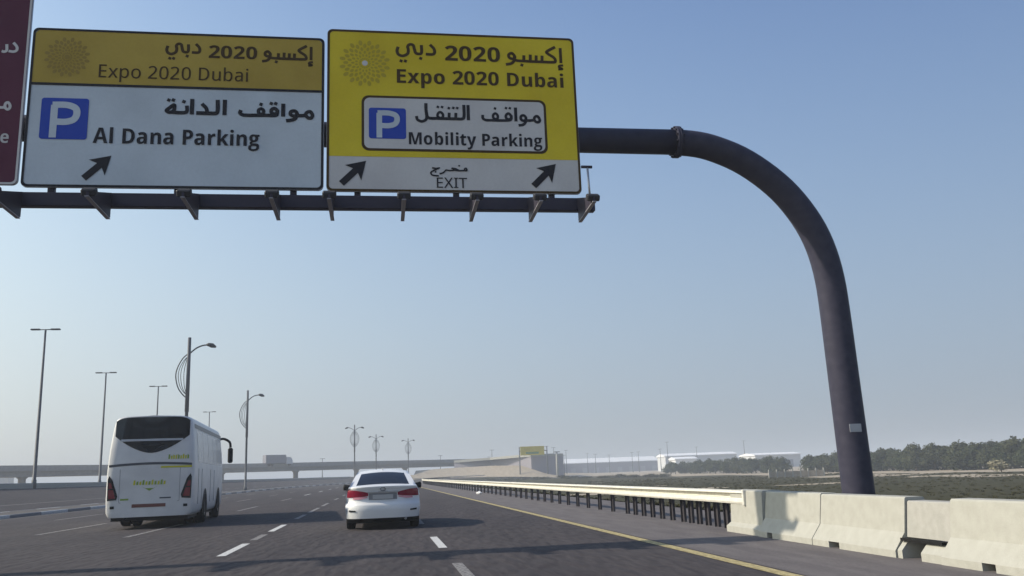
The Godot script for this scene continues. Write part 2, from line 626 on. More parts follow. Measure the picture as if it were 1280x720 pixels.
# ------------------------------------------------------------------ flyover in the distance
func build_flyover() -> void:
	var c := []
	for p in [[-165, -105], [-128, -168], [-91, -229], [-75, -256], [-46.8, -302], [-15.7, -328], [17.5, -355], [50, -378]]:
		c.append(Vector3(p[0], 0, p[1]))
	var path := smooth_path(c, 5)
	var fl := thing("flyover", "long grey concrete flyover on piers crossing behind the coach", "bridge")
	var deck := begin()
	var girder := begin()
	var par := begin()
	for i in path.size() - 1:
		var a: Vector3 = path[i]
		var b: Vector3 = path[i + 1]
		var n := Vector3(-(b - a).z, 0, (b - a).x).normalized()
		if n.z < 0:
			n = -n
		# n points to the camera side
		for s in [[deck, -11.0, 0.3, 6.1, 6.5], [girder, -9.5, -1.0, 4.75, 6.098], [par, 0.0, 0.28, 6.502, 7.5], [par, -10.9, -10.6, 6.502, 7.5]]:
			var p := []
			for e in [a, b]:
				for q in [[s[1], s[3]], [s[2], s[3]], [s[2], s[4]], [s[1], s[4]]]:
					p.append(e + n * q[0] + Vector3(0, q[1], 0))
			for k in 4:
				var m := (k + 1) % 4
				quad(s[0], p[k], p[m], p[4 + m], p[4 + k])
	put("deck", done(deck), mats["bridge_concrete"], fl)
	put("girder", done(girder), mats["bridge_concrete"], fl)
	put("parapet", done(par), mats["bridge_concrete"], fl)
	for p in [[-130, -170], [-110, -203], [-90, -237], [-72, -268], [-52, -300], [-30, -322], [-9, -341], [10, -356]]:
		var s := begin(true)
		tube(s, [Vector3(p[0], -0.2, p[1] - 4.0), Vector3(p[0], 4.2, p[1] - 4.0), Vector3(p[0], 4.75, p[1] - 4.0)], [0.9, 0.9, 1.5], 12)
		put("pier", done(s), mats["bridge_concrete"], fl)
	# approach ramp on the right: lit wing wall and shaded end wall
	var rp := thing("approach_ramp", "pale walled ramp where the distant flyover comes down", "ramp")
	var foot := [Vector3(30, 0, -360), Vector3(44, 0, -352), Vector3(57.5, 0, -334), Vector3(70.5, 0, -336), Vector3(98, 0, -470), Vector3(60, 0, -440)]
	var top := [6.0, 6.5, 7.0, 6.8, 5.4, 5.0]
	var ws := begin()
	for i in 6:
		var k := (i + 1) % 6
		quad(ws, foot[i] + Vector3(0, -1.5, 0), foot[k] + Vector3(0, -1.5, 0), foot[k] + Vector3(0, top[k], 0), foot[i] + Vector3(0, top[i], 0))
	put("wall", done(ws), mat("ramp_wall", lin(0.30, 0.28, 0.31), 0.9), rp)
	var ts := begin()
	for i in range(1, 5):
		tri(ts, foot[0] + Vector3(0, top[0], 0), foot[i + 1] + Vector3(0, top[i + 1], 0), foot[i] + Vector3(0, top[i], 0))
	put("roadway", done(ts), mats["asphalt"], rp)
	var ps := begin()
	for i in 3:
		var a: Vector3 = foot[i] + Vector3(0, top[i] + 0.002, 0.0)
		var b: Vector3 = foot[i + 1] + Vector3(0, top[i + 1] + 0.002, 0.0)
		var n := Vector3(-(b - a).z, 0, (b - a).x).normalized() * 0.2
		for q in [[a + n, b + n, 0.0, 0.0], [a - n, b - n, 0.0, 0.0]]:
			quad(ps, q[0], q[1], q[1] + Vector3(0, 1.0, 0), q[0] + Vector3(0, 1.0, 0))
		quad(ps, a + n + Vector3.UP, b + n + Vector3.UP, b - n + Vector3.UP, a - n + Vector3.UP)
	put("parapet", done(ps), mats["concrete"], rp)
	var bank := begin(true)
	var crest := [Vector3(14, 3.4, -350), Vector3(30, 4.0, -354), Vector3(44, 4.2, -347), Vector3(54, 3.8, -337), Vector3(62, 0.6, -331)]
	var toe := [Vector3(12, 0.4, -338), Vector3(32, 0.2, -336), Vector3(47, -0.2, -330), Vector3(60, -0.8, -322), Vector3(70, -1.6, -320)]
	for i in 4:
		quad(bank, toe[i], toe[i + 1], crest[i + 1], crest[i])
	put("sand_bank", done(bank), mats["sand"], rp)

# ------------------------------------------------------------------ sign gantry
func build_gantry() -> void:
	var g := thing("sign_gantry", "dark grey tubular portal gantry with curved legs carrying the overhead signs", "gantry", Vector3(9.35, -1.4, -16.35))
	var org := g.position
	var k := 16.35 / 16.0
	var half := []
	for p in [[6.04, 7.75], [6.5, 7.71], [6.89, 7.61], [7.37, 7.41], [7.82, 7.12], [8.24, 6.75], [8.57, 6.33], [8.82, 5.88], [8.98, 5.4], [9.07, 4.85], [9.10, 4.2], [9.12, 2.9], [9.15, 0.65], [9.15, -1.35]]:
		half.append(Vector3(p[0] * k, 1.25 + (p[1] - 1.25) * k, -16.35))
	var radii := [0.27, 0.272, 0.275, 0.28, 0.283, 0.287, 0.29, 0.292, 0.294, 0.296, 0.298, 0.302, 0.31, 0.31]
	for side in [1, -1]:
		var pts := []
		for p in half:
			var q: Vector3 = p
			if side == -1:
				q = Vector3(-9.8 - q.x, q.y, q.z)
			pts.append(q - org)
		var st := begin(true)
		tube(st, smooth_path(pts, 3), _interp(radii, 3), 28)
		put("leg", done(st), mats["gantry_paint"], g)
		# bolted flange where leg and beam meet
		var fx: float = pts[0].x
		var fs := begin(true)
		tube(fs, [Vector3(fx - 0.05, pts[0].y, 0), Vector3(fx - 0.05, pts[0].y, 0), Vector3(fx - 0.004, pts[0].y, 0)], [0.30, 0.335, 0.335], 28)
		tube(fs, [Vector3(fx + 0.004, pts[0].y, 0), Vector3(fx + 0.05, pts[0].y, 0), Vector3(fx + 0.05, pts[0].y, 0)], [0.335, 0.335, 0.30], 28)
		var fl := put("flange", done(fs), mats["gantry_paint"], g)
		for b in 14:
			var a := TAU * b / 14.0
			var bs := begin()
			tube(bs, [Vector3(fx - 0.085, pts[0].y + cos(a) * 0.305, sin(a) * 0.305), Vector3(fx + 0.085, pts[0].y + cos(a) * 0.305, sin(a) * 0.305)], [0.022], 6)
			put("bolt", done(bs), mats["beam_steel"], fl)
		var bp := begin()
		var base: Vector3 = pts[pts.size() - 1]
		box(bp, base + Vector3(0, 0.02, 0), Vector3(1.1, 0.06, 1.1), Basis.IDENTITY, 0.02)
		put("base_plate", done(bp), mats["gantry_paint"], g)
	# beam
	var y := half[0].y as float
	var x1 := half[0].x as float
	var bst := begin(true)
	tube(bst, [Vector3(-9.8 - x1 + 0.06, y, -16.35) - org, Vector3(-3, y, -16.35) - org, Vector3(x1 - 0.06, y, -16.35) - org], [0.265, 0.245, 0.265], 28)
	put("beam", done(bst), mats["gantry_paint"], g)
	# lower rail with its bracket arms and floodlights
	var rail := begin()
	box(rail, Vector3(-4.05, 6.39, -16.05) - org, Vector3(16.6, 0.27, 0.16), Basis.IDENTITY, 0.02)
	put("light_rail", done(rail), mats["beam_steel"], g)
	var flange_m: Material = mat("bracket_sunlit_edge", lin(0.30, 0.29, 0.31), 0.5)  # lighter tone paints the sunlit look of the bracket edges
	for x in [-11.2, -9.6, -7.95, -6.356, -4.84, -3.305, -1.841, -0.857, 0.448, 1.755, 2.917, 3.91]:
		var st := begin()
		var prof := PackedVector2Array([Vector2(-15.968, 6.52), Vector2(-15.968, 6.05), Vector2(-15.9, 6.02), Vector2(-14.75, 6.06), Vector2(-14.75, 6.14)])
		var cb := func(p: Vector2, t: float) -> Vector3:
			return Vector3(x + t, p.y, p.x) - org
		prism(st, prof, cb, -0.02, 0.02)
		var br := put("bracket", done(st), mats["beam_steel"], g)
		var f := begin()
		var fp := PackedVector2Array([Vector2(-15.92, 6.0), Vector2(-15.92, 6.017), Vector2(-14.72, 6.057), Vector2(-14.72, 6.04)])
		prism(f, fp, cb, -0.035, 0.035)
		put("flange", done(f), flange_m, br)
		var l := begin()
		box(l, Vector3(x, 6.16, -14.84) - org, Vector3(0.24, 0.12, 0.16), Basis(Vector3.RIGHT, 0.5), 0.02)
		put("floodlight", done(l), mats["lamp_dark"], br)
	# uprights behind the panels tie the rail and panels to the beam
	for x in [-11.0, -9.3, -7.2, -5.9, -3.7, -1.6, -0.4, 1.5, 3.4]:
		var st := begin()
		box(st, Vector3(x, 8.05, -16.11) - org, Vector3(0.12, 3.2, 0.1), Basis.IDENTITY, 0.01)
		put("upright", done(st), mats["beam_steel"], g)
	var stub := begin(true)
	tube(stub, [Vector3(4.16, 6.5, -16.0) - org, Vector3(4.14, 7.16, -16.0) - org], [0.022], 8)
	put("side_bar", done(stub), mats["aluminium"], g)
	var knob := begin(true)
	tube(knob, [Vector3(4.02, 7.19, -16.02) - org, Vector3(4.24, 7.19, -16.02) - org], [0.03], 8)
	put("side_bar", done(knob), mats["beam_steel"], g)
	var plate := begin()
	box(plate, Vector3(9.27, 1.86, -16.04) - org, Vector3(0.26, 0.16, 0.012), Basis(Vector3.UP, 0.06), 0.004)
	put("number_plate", done(plate), mats["aluminium"], g)

func _interp(r: Array, per: int) -> Array:
	var o := []
	for i in r.size() - 1:
		for k in per:
			o.append(lerpf(r[i], r[i + 1], float(k) / per))
	o.append(r[r.size() - 1])
	return o

# ------------------------------------------------------------------ the sign panels
# Arabic words as pen strokes, drawn in the units of a sketch grid (y down); entries: [closed, width factor, points]
func word_expo() -> Array:
	return [[
		[false, 1.0, [[1182, 92], [1182, 180]]], [false, 0.8, [[1192, 200], [1172, 202], [1168, 212], [1190, 222], [1166, 226]]],
		[false, 1.0, [[1142, 84], [1090, 112], [1094, 126], [1136, 152], [1144, 176], [1120, 181], [1052, 181], [985, 181], [935, 180], [880, 178], [862, 168]]],
		[false, 1.0, [[1052, 181], [1054, 146]]], [false, 1.0, [[1012, 181], [1014, 146]]], [false, 1.0, [[972, 181], [974, 142]]], [false, 1.0, [[928, 181], [930, 148]]],
		[false, 1.1, [[914, 206]]],
		[true, 1.0, [[866, 148], [848, 132], [828, 142], [830, 160], [850, 168], [866, 162]]], [false, 1.0, [[866, 150], [862, 180], [842, 198], [812, 204]]],
	], [
		[false, 1.0, [[306, 100], [328, 122], [332, 146], [318, 158], [280, 158]]],
		[false, 1.0, [[246, 106], [246, 150], [228, 158], [208, 152], [200, 130], [192, 104], [170, 100], [156, 114], [160, 136], [154, 160], [124, 174], [96, 166], [86, 144], [92, 122]]],
		[false, 1.1, [[240, 186]]], [false, 1.1, [[112, 206]]], [false, 1.1, [[140, 206]]]]]

func word_dana() -> Array:
	return [[
		[true, 1.0, [[1216, 182], [1200, 152], [1174, 158], [1164, 180], [1180, 204], [1206, 206]]], [false, 1.0, [[1170, 184], [1130, 188], [1088, 188]]],
		[true, 1.0, [[1096, 166], [1078, 148], [1052, 154], [1046, 178], [1066, 192], [1092, 188]]], [false, 1.0, [[1096, 172], [1090, 206], [1066, 226], [1022, 234]]],
		[false, 1.1, [[990, 96], [990, 190]]],
		[true, 1.0, [[944, 150], [924, 130], [902, 142], [900, 166], [918, 178], [940, 172]]], [false, 1.0, [[946, 150], [944, 180], [926, 192], [860, 192], [780, 194], [720, 196], [680, 192], [662, 176], [666, 160]]],
		[true, 0.9, [[840, 150], [822, 136], [804, 146], [802, 168], [818, 182], [838, 176]]],
		[false, 1.0, [[898, 88]]], [false, 1.0, [[932, 88]]], [false, 1.0, [[820, 98]]],
	], [
		[false, 1.1, [[546, 76], [546, 190]]],
		[false, 1.1, [[492, 78], [494, 160], [484, 184], [456, 187], [410, 187], [344, 187]]], [false, 1.0, [[380, 112], [404, 138], [414, 164], [410, 184]]],
		[false, 1.1, [[302, 76], [302, 190]]],
		[false, 1.0, [[264, 134], [266, 172], [250, 186], [206, 188], [160, 186]]], [false, 1.0, [[240, 92]]],
		[true, 1.0, [[168, 122], [134, 150], [114, 172], [134, 186], [164, 178], [172, 150]]], [false, 1.0, [[128, 82]]], [false, 1.0, [[162, 80]]]]]

func word_mobility() -> Array:
	return [[
		[true, 1.0, [[1198, 158], [1184, 136], [1166, 140], [1160, 156], [1172, 172], [1190, 172]]], [false, 1.0, [[1162, 160], [1130, 164], [1098, 164]]],
		[true, 1.0, [[1104, 146], [1090, 132], [1072, 138], [1070, 156], [1084, 166], [1100, 162]]], [false, 1.0, [[1104, 150], [1100, 176], [1082, 192], [1058, 196]]],
		[false, 1.1, [[1036, 88], [1036, 166]]],
		[true, 0.95, [[1004, 138], [988, 122], [972, 132], [970, 150], [986, 160], [1002, 154]]], [false, 1.0, [[1006, 138], [1004, 158], [988, 166], [940, 168], [880, 168], [836, 168], [816, 158], [814, 140]]],
		[true, 0.9, [[914, 136], [900, 124], [886, 132], [884, 150], [898, 160], [912, 156]]],
		[false, 0.95, [[972, 88]]], [false, 0.95, [[998, 88]]], [false, 0.95, [[898, 92]]],
	], [
		[false, 1.1, [[718, 80], [718, 166]]],
		[false, 1.1, [[690, 80], [690, 148], [676, 164], [630, 165], [580, 165], [520, 165], [462, 164], [446, 150], [440, 110], [440, 76]]],
		[false, 1.0, [[634, 164], [636, 132]]], [false, 1.0, [[590, 164], [592, 132]]],
		[true, 0.9, [[550, 138], [534, 124], [518, 134], [516, 152], [532, 162], [548, 156]]],
		[false, 1.0, [[444, 140], [440, 172], [412, 186], [384, 176], [378, 158]]],
		[false, 0.95, [[620, 96]]], [false, 0.95, [[646, 96]]], [false, 0.95, [[590, 98]]], [false, 0.95, [[518, 92]]], [false, 0.95, [[546, 92]]]]]

func word_exit() -> Array:
	return [[
		[true, 1.0, [[905, 215], [890, 190], [868, 200], [864, 226], [882, 240], [902, 236]]], [false, 1.0, [[868, 232], [800, 240], [740, 236], [700, 232], [650, 190]]], [false, 1.0, [[640, 196], [700, 200], [760, 232]]],
		[false, 1.1, [[770, 140]]], [false, 1.0, [[690, 232], [600, 240], [540, 232], [520, 250], [480, 290], [430, 305]]],
		[false, 1.0, [[420, 190], [360, 200], [300, 190]]], [false, 1.0, [[400, 200], [310, 250], [268, 290], [300, 340], [400, 350]]], [false, 1.1, [[350, 270]]]]]

func arrow(p: Node3D, x0: float, y0: float, x1: float, y1: float, z: float, m: Material) -> void:
	# up-right arrow from the tail (x0, y0) to the tip (x1, y1)
	var a := Vector2(x0, y0)
	var d := (Vector2(x1, y1) - a)
	var l := d.length()
	var u := d.normalized()
	var n := Vector2(-u.y, u.x)
	var w := l * 0.105
	var poly := PackedVector2Array([a - n * w, a + u * l * 0.60 - n * w, a + u * l * 0.50 - n * l * 0.35, a + u * l * 1.06, a + u * l * 0.50 + n * l * 0.35, a + u * l * 0.60 + n * w, a + n * w])
	put("arrow", flat_poly(poly, z), m, p)

func sign_panel(called: String, label: String, x0: float, x1: float, y0: float, y1: float, face: Material, border: Material, rim := 0.05) -> Node3D:
	var s := thing(called, label, "road sign", Vector3((x0 + x1) * 0.5, y0, SIGN_Z), 0.0, "signs on the gantry")
	var o := s.position
	var st := begin()
	var outline := rounded(x0 - o.x, 0.0, x1 - o.x, y1 - y0, 0.1)
	var cb := func(p: Vector2, t: float) -> Vector3:
		return Vector3(p.x, p.y, t)
	prism(st, outline, cb, -0.05, -0.001)
	put("panel", done(st), mats["aluminium"], s)
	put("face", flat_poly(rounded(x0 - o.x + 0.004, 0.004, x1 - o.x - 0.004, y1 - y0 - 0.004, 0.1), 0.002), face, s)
	put("border", ring_poly(rounded(x0 - o.x + 0.006, 0.006, x1 - o.x - 0.006, y1 - y0 - 0.006, 0.1), rounded(x0 - o.x + rim, rim, x1 - o.x - rim, y1 - y0 - rim, 0.075), 0.012), border, s)
	for k in range(1, 4):
		var rs := begin()
		box(rs, Vector3(0, (y1 - y0) * k / 4.0, -0.075), Vector3(x1 - x0 - 0.3, 0.08, 0.049))
		put("stiffener", done(rs), mats["aluminium"], s)
	return s

func sunburst(s: Node3D, c: Vector2, r: float, z: float, m: Material, hub: Material) -> void:
	var st := begin()
	var rings := 6
	for k in rings:
		var rr := r * (0.22 + 0.78 * k / (rings - 1.0))
		var n := 16
		var size := r * (0.035 + 0.055 * k / (rings - 1.0))
		for i in n:
			var a := TAU * (i + 0.5 * (k % 2)) / n
			var p := c + Vector2(cos(a), sin(a)) * rr
			var prev := Vector2.ZERO
			for q in 9:
				var b := TAU * q / 8.0
				var v := p + Vector2(cos(a), sin(a)) * cos(b) * size * 1.5 + Vector2(-sin(a), cos(a)) * sin(b) * size
				if q > 0:
					tri(st, Vector3(p.x, p.y, z), Vector3(v.x, v.y, z), Vector3(prev.x, prev.y, z))
				prev = v
	put("emblem", done(st), m, s)
	var hp := PackedVector2Array()
	for q in 14:
		hp.append(c + Vector2(cos(TAU * q / 14.0), sin(TAU * q / 14.0)) * r * 0.13)
	put("emblem", flat_poly(hp, z + 0.002), hub, s)

func parking_symbol(s: Node3D, x0: float, y0: float, x1: float, y1: float, z: float) -> void:
	var b := put("parking_symbol", flat_poly(rounded(x0, y0, x1, y1, 0.05), z), mats["sign_blue"], s)
	var w := x1 - x0
	var h := y1 - y0
	var ps := strokes([[false, 1.0, [[28, 92], [28, 22]]], [false, 1.0, [[28, 17], [54, 17], [72, 24], [76, 38], [70, 52], [54, 58], [34, 58]]]], Rect2(0, 0, 100, 100), Rect2(x0, y0, w, h), w * 0.15, z + 0.004)
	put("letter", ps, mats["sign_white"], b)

func build_signs() -> void:
	# yellow and white panel on the right
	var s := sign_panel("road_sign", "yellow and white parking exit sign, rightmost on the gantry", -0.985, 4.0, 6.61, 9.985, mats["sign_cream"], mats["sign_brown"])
	var o := s.position
	var black: Material = mats["sign_black"]
	var yel := PackedVector2Array([Vector2(-0.94 - o.x, 7.32 - o.y), Vector2(3.955 - o.x, 7.32 - o.y), Vector2(3.955 - o.x, 9.86 - o.y), Vector2(3.925 - o.x, 9.93 - o.y), Vector2(3.86 - o.x, 9.94 - o.y), Vector2(-0.85 - o.x, 9.94 - o.y), Vector2(-0.92 - o.x, 9.92 - o.y), Vector2(-0.94 - o.x, 9.85 - o.y)])
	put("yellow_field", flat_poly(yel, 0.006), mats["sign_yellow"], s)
	sunburst(s, Vector2(-0.255 - o.x, 9.27 - o.y), 0.44, 0.010, mats["logo_bronze"], mats["sign_cream"])
	words(s, word_expo(), Rect2(80, 82, 1112, 146), Rect2(0.36 - o.x, 9.27 - o.y, 3.38, 0.50), 0.062, 0.010, mats["sign_brown"])
	lettering(s, "2020", 1.335 - o.x, 2.45 - o.x, 9.39 - o.y, 9.71 - o.y, 0.012, mats["sign_brown"])
	lettering(s, "Expo 2020 Dubai", 0.37 - o.x, 3.735 - o.x, 8.875 - o.y, 9.165 - o.y, 0.012, mats["sign_brown"], 600)
	var pl := put("white_plate", flat_poly(rounded(-0.32 - o.x, 7.44 - o.y, 3.35 - o.x, 8.59 - o.y, 0.14), 0.009), mats["sign_brown"], s)
	put("plate_face", flat_poly(rounded(-0.27 - o.x, 7.49 - o.y, 3.30 - o.x, 8.54 - o.y, 0.11), 0.013), mats["sign_cream"], pl)
	parking_symbol(s, -0.18 - o.x, 7.69 - o.y, 0.54 - o.x, 8.33 - o.y, 0.017)
	words(s, word_mobility(), Rect2(372, 74, 832, 126), Rect2(0.73 - o.x, 8.02 - o.y, 2.50, 0.42), 0.058, 0.017, black)
	lettering(s, "Mobility Parking", 0.59 - o.x, 3.24 - o.x, 7.585 - o.y, 7.835 - o.y, 0.017, black, 600)
	words(s, word_exit(), Rect2(262, 130, 650, 228), Rect2(1.0 - o.x, 6.94 - o.y, 0.72, 0.23), 0.032, 0.010, black)
	lettering(s, "EXIT", 1.12 - o.x, 1.71 - o.x, 6.705 - o.y, 6.912 - o.y, 0.010, black, 400)
	arrow(s, -0.70 - o.x, 6.765 - o.y, -0.26 - o.x, 7.205 - o.y, 0.010, black)
	arrow(s, 3.03 - o.x, 6.765 - o.y, 3.47 - o.x, 7.205 - o.y, 0.010, black)

	# gold and white panel in the middle
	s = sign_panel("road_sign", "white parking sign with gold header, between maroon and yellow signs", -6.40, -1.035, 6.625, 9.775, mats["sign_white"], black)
	o = s.position
	put("gold_header", flat_poly(PackedVector2Array([Vector2(-6.355 - o.x, 8.64 - o.y), Vector2(-1.08 - o.x, 8.64 - o.y), Vector2(-1.08 - o.x, 9.66 - o.y), Vector2(-1.14 - o.x, 9.73 - o.y), Vector2(-6.29 - o.x, 9.73 - o.y), Vector2(-6.355 - o.x, 9.66 - o.y)]), 0.006), mats["sign_gold"], s)
	put("divider", flat_poly(PackedVector2Array([Vector2(-6.355 - o.x, 8.615 - o.y), Vector2(-1.08 - o.x, 8.615 - o.y), Vector2(-1.08 - o.x, 8.665 - o.y), Vector2(-6.355 - o.x, 8.665 - o.y)]), 0.010), black, s)
	sunburst(s, Vector2(-5.767 - o.x, 9.19 - o.y), 0.36, 0.010, mats["logo_gold_dark"], mats["logo_gold_dark"])
	words(s, word_expo(), Rect2(80, 82, 1112, 146), Rect2(-4.01 - o.x, 9.17 - o.y, 2.74, 0.42), 0.056, 0.010, mats["sign_brown"])
	lettering(s, "2020", -3.22 - o.x, -2.32 - o.x, 9.27 - o.y, 9.53 - o.y, 0.012, mats["sign_brown"])
	lettering(s, "Expo 2020 Dubai", -5.19 - o.x, -2.475 - o.x, 8.80 - o.y, 9.06 - o.y, 0.012, mats["sign_brown"], 400)
	parking_symbol(s, -6.15 - o.x, 7.55 - o.y, -5.325 - o.x, 8.36 - o.y, 0.010)
	words(s, word_dana(), Rect2(108, 76, 1112, 162), Rect2(-3.96 - o.x, 8.01 - o.y, 2.715, 0.38), 0.070, 0.010, black)
	lettering(s, "Al Dana Parking", -5.215 - o.x, -2.235 - o.x, 7.49 - o.y, 7.785 - o.y, 0.012, black)
	arrow(s, -5.33 - o.x, 6.80 - o.y, -4.90 - o.x, 7.22 - o.y, 0.010, black)

	# maroon panel at the left edge
	s = sign_panel("road_sign", "maroon sign with white lettering at the left edge", -11.9, -6.45, 6.66, 10.9, mats["sign_maroon"], mats["sign_cream"], 0.045)
	o = s.position
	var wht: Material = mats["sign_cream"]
	put("lettering", strokes([[false, 1.0, [[62, 88], [84, 108], [86, 128], [66, 138], [36, 136]]]], Rect2(0, 80, 100, 70), Rect2(-6.87 - o.x, 9.22 - o.y, 0.25, 0.24), 0.05, 0.010), wht, s)
	put("lettering", strokes([[false, 1.0, [[14, 100], [16, 132], [0, 140], [-12, 138]]]], Rect2(0, 80, 100, 70), Rect2(-6.87 - o.x, 9.22 - o.y, 0.25, 0.24), 0.05, 0.010), wht, s)
	put("lettering", strokes([[true, 1.0, [[58, 425], [46, 408], [32, 414], [30, 436], [44, 448], [56, 442]]], [false, 1.0, [[34, 436], [12, 438], [-14, 438]]]], Rect2(0, 400, 100, 60), Rect2(-6.86 - o.x, 8.07 - o.y, 0.30, 0.20), 0.05, 0.010), wht, s)
	lettering(s, "e", -6.80 - o.x, -6.66 - o.x, 7.46 - o.y, 7.69 - o.y, 0.010, wht)

# ------------------------------------------------------------------ roadside barriers
func nj_profile(low: float, top: float) -> PackedVector2Array:
	return PackedVector2Array([Vector2(6.58, low), Vector2(6.58, maxf(0.08, low + 0.005)), Vector2(6.74, 0.30), Vector2(6.80, top - 0.02), Vector2(6.82, top), Vector2(7.06, top), Vector2(7.08, top - 0.02), Vector2(7.14, 0.30), Vector2(7.30, maxf(0.08, low + 0.005)), Vector2(7.30, low)])

func build_barriers() -> void:
	var cb := func(p: Vector2, t: float) -> Vector3:
		return Vector3(p.x, p.y, -t)
	var hole: Material = mats["hole_dark"]
	# end block with an upright face that carries the guardrail
	var e := thing("barrier_end_block", "upright pale concrete end block where steel guardrail meets the barrier", "barrier")
	var st := begin()
	prism(st, PackedVector2Array([Vector2(6.60, -0.04), Vector2(6.60, 0.1), Vector2(6.70, 0.17), Vector2(6.73, 0.745), Vector2(6.75, 0.765), Vector2(7.08, 0.765), Vector2(7.10, 0.745), Vector2(7.22, -0.04)]), cb, 15.02, 16.45)
	put("block", done(st), mats["concrete"], e)
	# each: z from, z to, top, list of drain openings, label
	var segs := [
		[13.02, 15.0, 0.755, [[14.42, 14.62]], "short cream concrete barrier section next to the end block"],
		[10.78, 13.0, 0.745, [[12.2, 12.5]], "cream concrete barrier section in front of the gantry leg"],
		[6.4, 9.84, 0.745, [[8.9, 9.12], [7.0, 7.22]], "long cream concrete barrier section at right edge past the notch"],
		[2.4, 6.36, 0.745, [[5.6, 5.82], [3.2, 3.42]], "nearest concrete barrier section beside the shoulder, past the right edge section"]]
	for s in segs:
		var b := thing("concrete_barrier", s[4], "barrier", Vector3.ZERO, 0.0, "roadside concrete barriers")
		var cuts := []
		var at: float = s[0]
		var list: Array = s[3].duplicate()
		list.sort()
		for h in list:
			cuts.append([at, h[0], -0.04])
			cuts.append([h[0], h[1], 0.075])
			at = h[1]
		cuts.append([at, s[1], -0.04])
		var bs := begin()
		for c in cuts:
			var prof := nj_profile(c[2], s[2])
			if c[2] > 0.0:
				prof = PackedVector2Array([Vector2(6.582, 0.081), Vector2(6.74, 0.30), Vector2(6.80, s[2] - 0.02), Vector2(6.82, s[2]), Vector2(7.06, s[2]), Vector2(7.08, s[2] - 0.02), Vector2(7.14, 0.30), Vector2(7.298, 0.081)])
			prism(bs, prof, cb, c[0], c[1])
		put("section", done(bs), mats["concrete"], b)
	# lifting loop in the short section's top and pale patch repairs are left to the texture
	var f := thing("barrier_infill", "grey notched infill block with dark slot in the barrier line", "barrier")
	var fs := begin()
	prism(fs, PackedVector2Array([Vector2(6.76, 0.245), Vector2(6.82, 0.685), Vector2(6.84, 0.70), Vector2(7.05, 0.70), Vector2(7.07, 0.685), Vector2(7.12, 0.245)]), cb, 9.86, 10.76)
	put("block", done(fs), mats["grey_concrete"], f)
	var fb := begin()
	prism(fb, PackedVector2Array([Vector2(6.60, -0.04), Vector2(6.60, 0.09), Vector2(6.70, 0.20), Vector2(7.16, 0.20), Vector2(7.28, 0.09), Vector2(7.28, -0.04)]), cb, 9.86, 10.26)
	prism(fb, PackedVector2Array([Vector2(6.60, -0.04), Vector2(6.60, 0.09), Vector2(6.70, 0.20), Vector2(7.16, 0.20), Vector2(7.28, 0.09), Vector2(7.28, -0.04)]), cb, 10.66, 10.76)
	put("footing", done(fb), mats["concrete"], f)
	var sl := begin()
	box(sl, Vector3(6.70, 0.222, -10.32), Vector3(0.10, 0.035, 0.86))
	put("slot_shade", done(sl), hole, f)  # near-black bar paints the shade inside the slot
	var bk := begin()
	box(bk, Vector3(6.95, 0.08, -10.46), Vector3(0.03, 0.2, 0.38))
	put("drain", done(bk), hole, f)  # near-black sheet paints the shade inside the opening

func build_guardrail() -> void:
	var g := thing("guardrail", "cream galvanised steel guardrail on closely spaced dark posts along the shoulder", "guardrail")
	# W profile, facing the road
	var w := [Vector2(0.0, 0.50), Vector2(-0.08, 0.515), Vector2(-0.095, 0.55), Vector2(-0.09, 0.60), Vector2(-0.06, 0.62), Vector2(0.02, 0.624), Vector2(0.03, 0.70), Vector2(-0.06, 0.702), Vector2(-0.09, 0.715), Vector2(-0.08, 0.75), Vector2(0.0, 0.765)]
	var st := begin(false)
	var z := 15.78
	while z < 330.0:
		var n := z + 4.0
		for i in w.size() - 1:
			var a := bend(z)
			var b := bend(n)
			for t in [0.0, 0.006]:
				quad(st, Vector3(6.785 + w[i].x + a + t, w[i].y, -z), Vector3(6.785 + w[i].x + b + t, w[i].y, -n), Vector3(6.785 + w[i + 1].x + b + t, w[i + 1].y, -n), Vector3(6.785 + w[i + 1].x + a + t, w[i + 1].y, -z))
		z = n
	put("rail", done(st), mats["galvanised"], g)
	# flared end shoe bolted on the block
	var e := begin()
	box(e, Vector3(6.725, 0.632, -15.745), Vector3(0.11, 0.29, 0.06), Basis.IDENTITY, 0.012)
	put("end_shoe", done(e), mats["galvanised"], g)
	var ps := begin()
	box(ps, Vector3(0, 0.30, 0), Vector3(0.012, 0.80, 0.11))
	box(ps, Vector3(-0.028, 0.30, -0.05), Vector3(0.045, 0.80, 0.012))
	box(ps, Vector3(0.028, 0.30, 0.05), Vector3(0.045, 0.80, 0.012))
	box(ps, Vector3(-0.075, 0.63, 0), Vector3(0.10, 0.22, 0.08))
	var post := done(ps)
	z = 16.75
	while z < 260.0:
		put("post", post, mats["rail_post_steel"], g, Vector3(6.95 + bend(z), 0.0, -z))
		z += 0.52 if z < 19.5 else (0.78 if z < 24.5 else (1.6 if z < 45.0 else 2.0))

# ------------------------------------------------------------------ coach
func coach_half(y: float) -> float:
	var t := [[0.36, 1.19], [0.5, 1.255], [0.9, 1.275], [1.7, 1.275], [2.4, 1.235], [2.9, 1.185], [3.15, 1.15], [3.27, 1.11], [3.34, 1.03], [3.38, 0.86], [3.40, 0.02]]
	for i in t.size() - 1:
		if y <= t[i + 1][0]:
			return lerpf(t[i][1], t[i + 1][1], clampf((y - t[i][0]) / (t[i + 1][0] - t[i][0]), 0, 1))
	return 0.02

func coach_rear(x: float, y: float, off := 0.0) -> Vector3:
	var h := coach_half(y) * 0.935
	var t := clampf(x / maxf(h, 0.05), -1, 1)
	return Vector3(x, y, 0.07 * (1.0 - t * t) - 0.16 * smooth01(1.9, 3.4, y) + off)

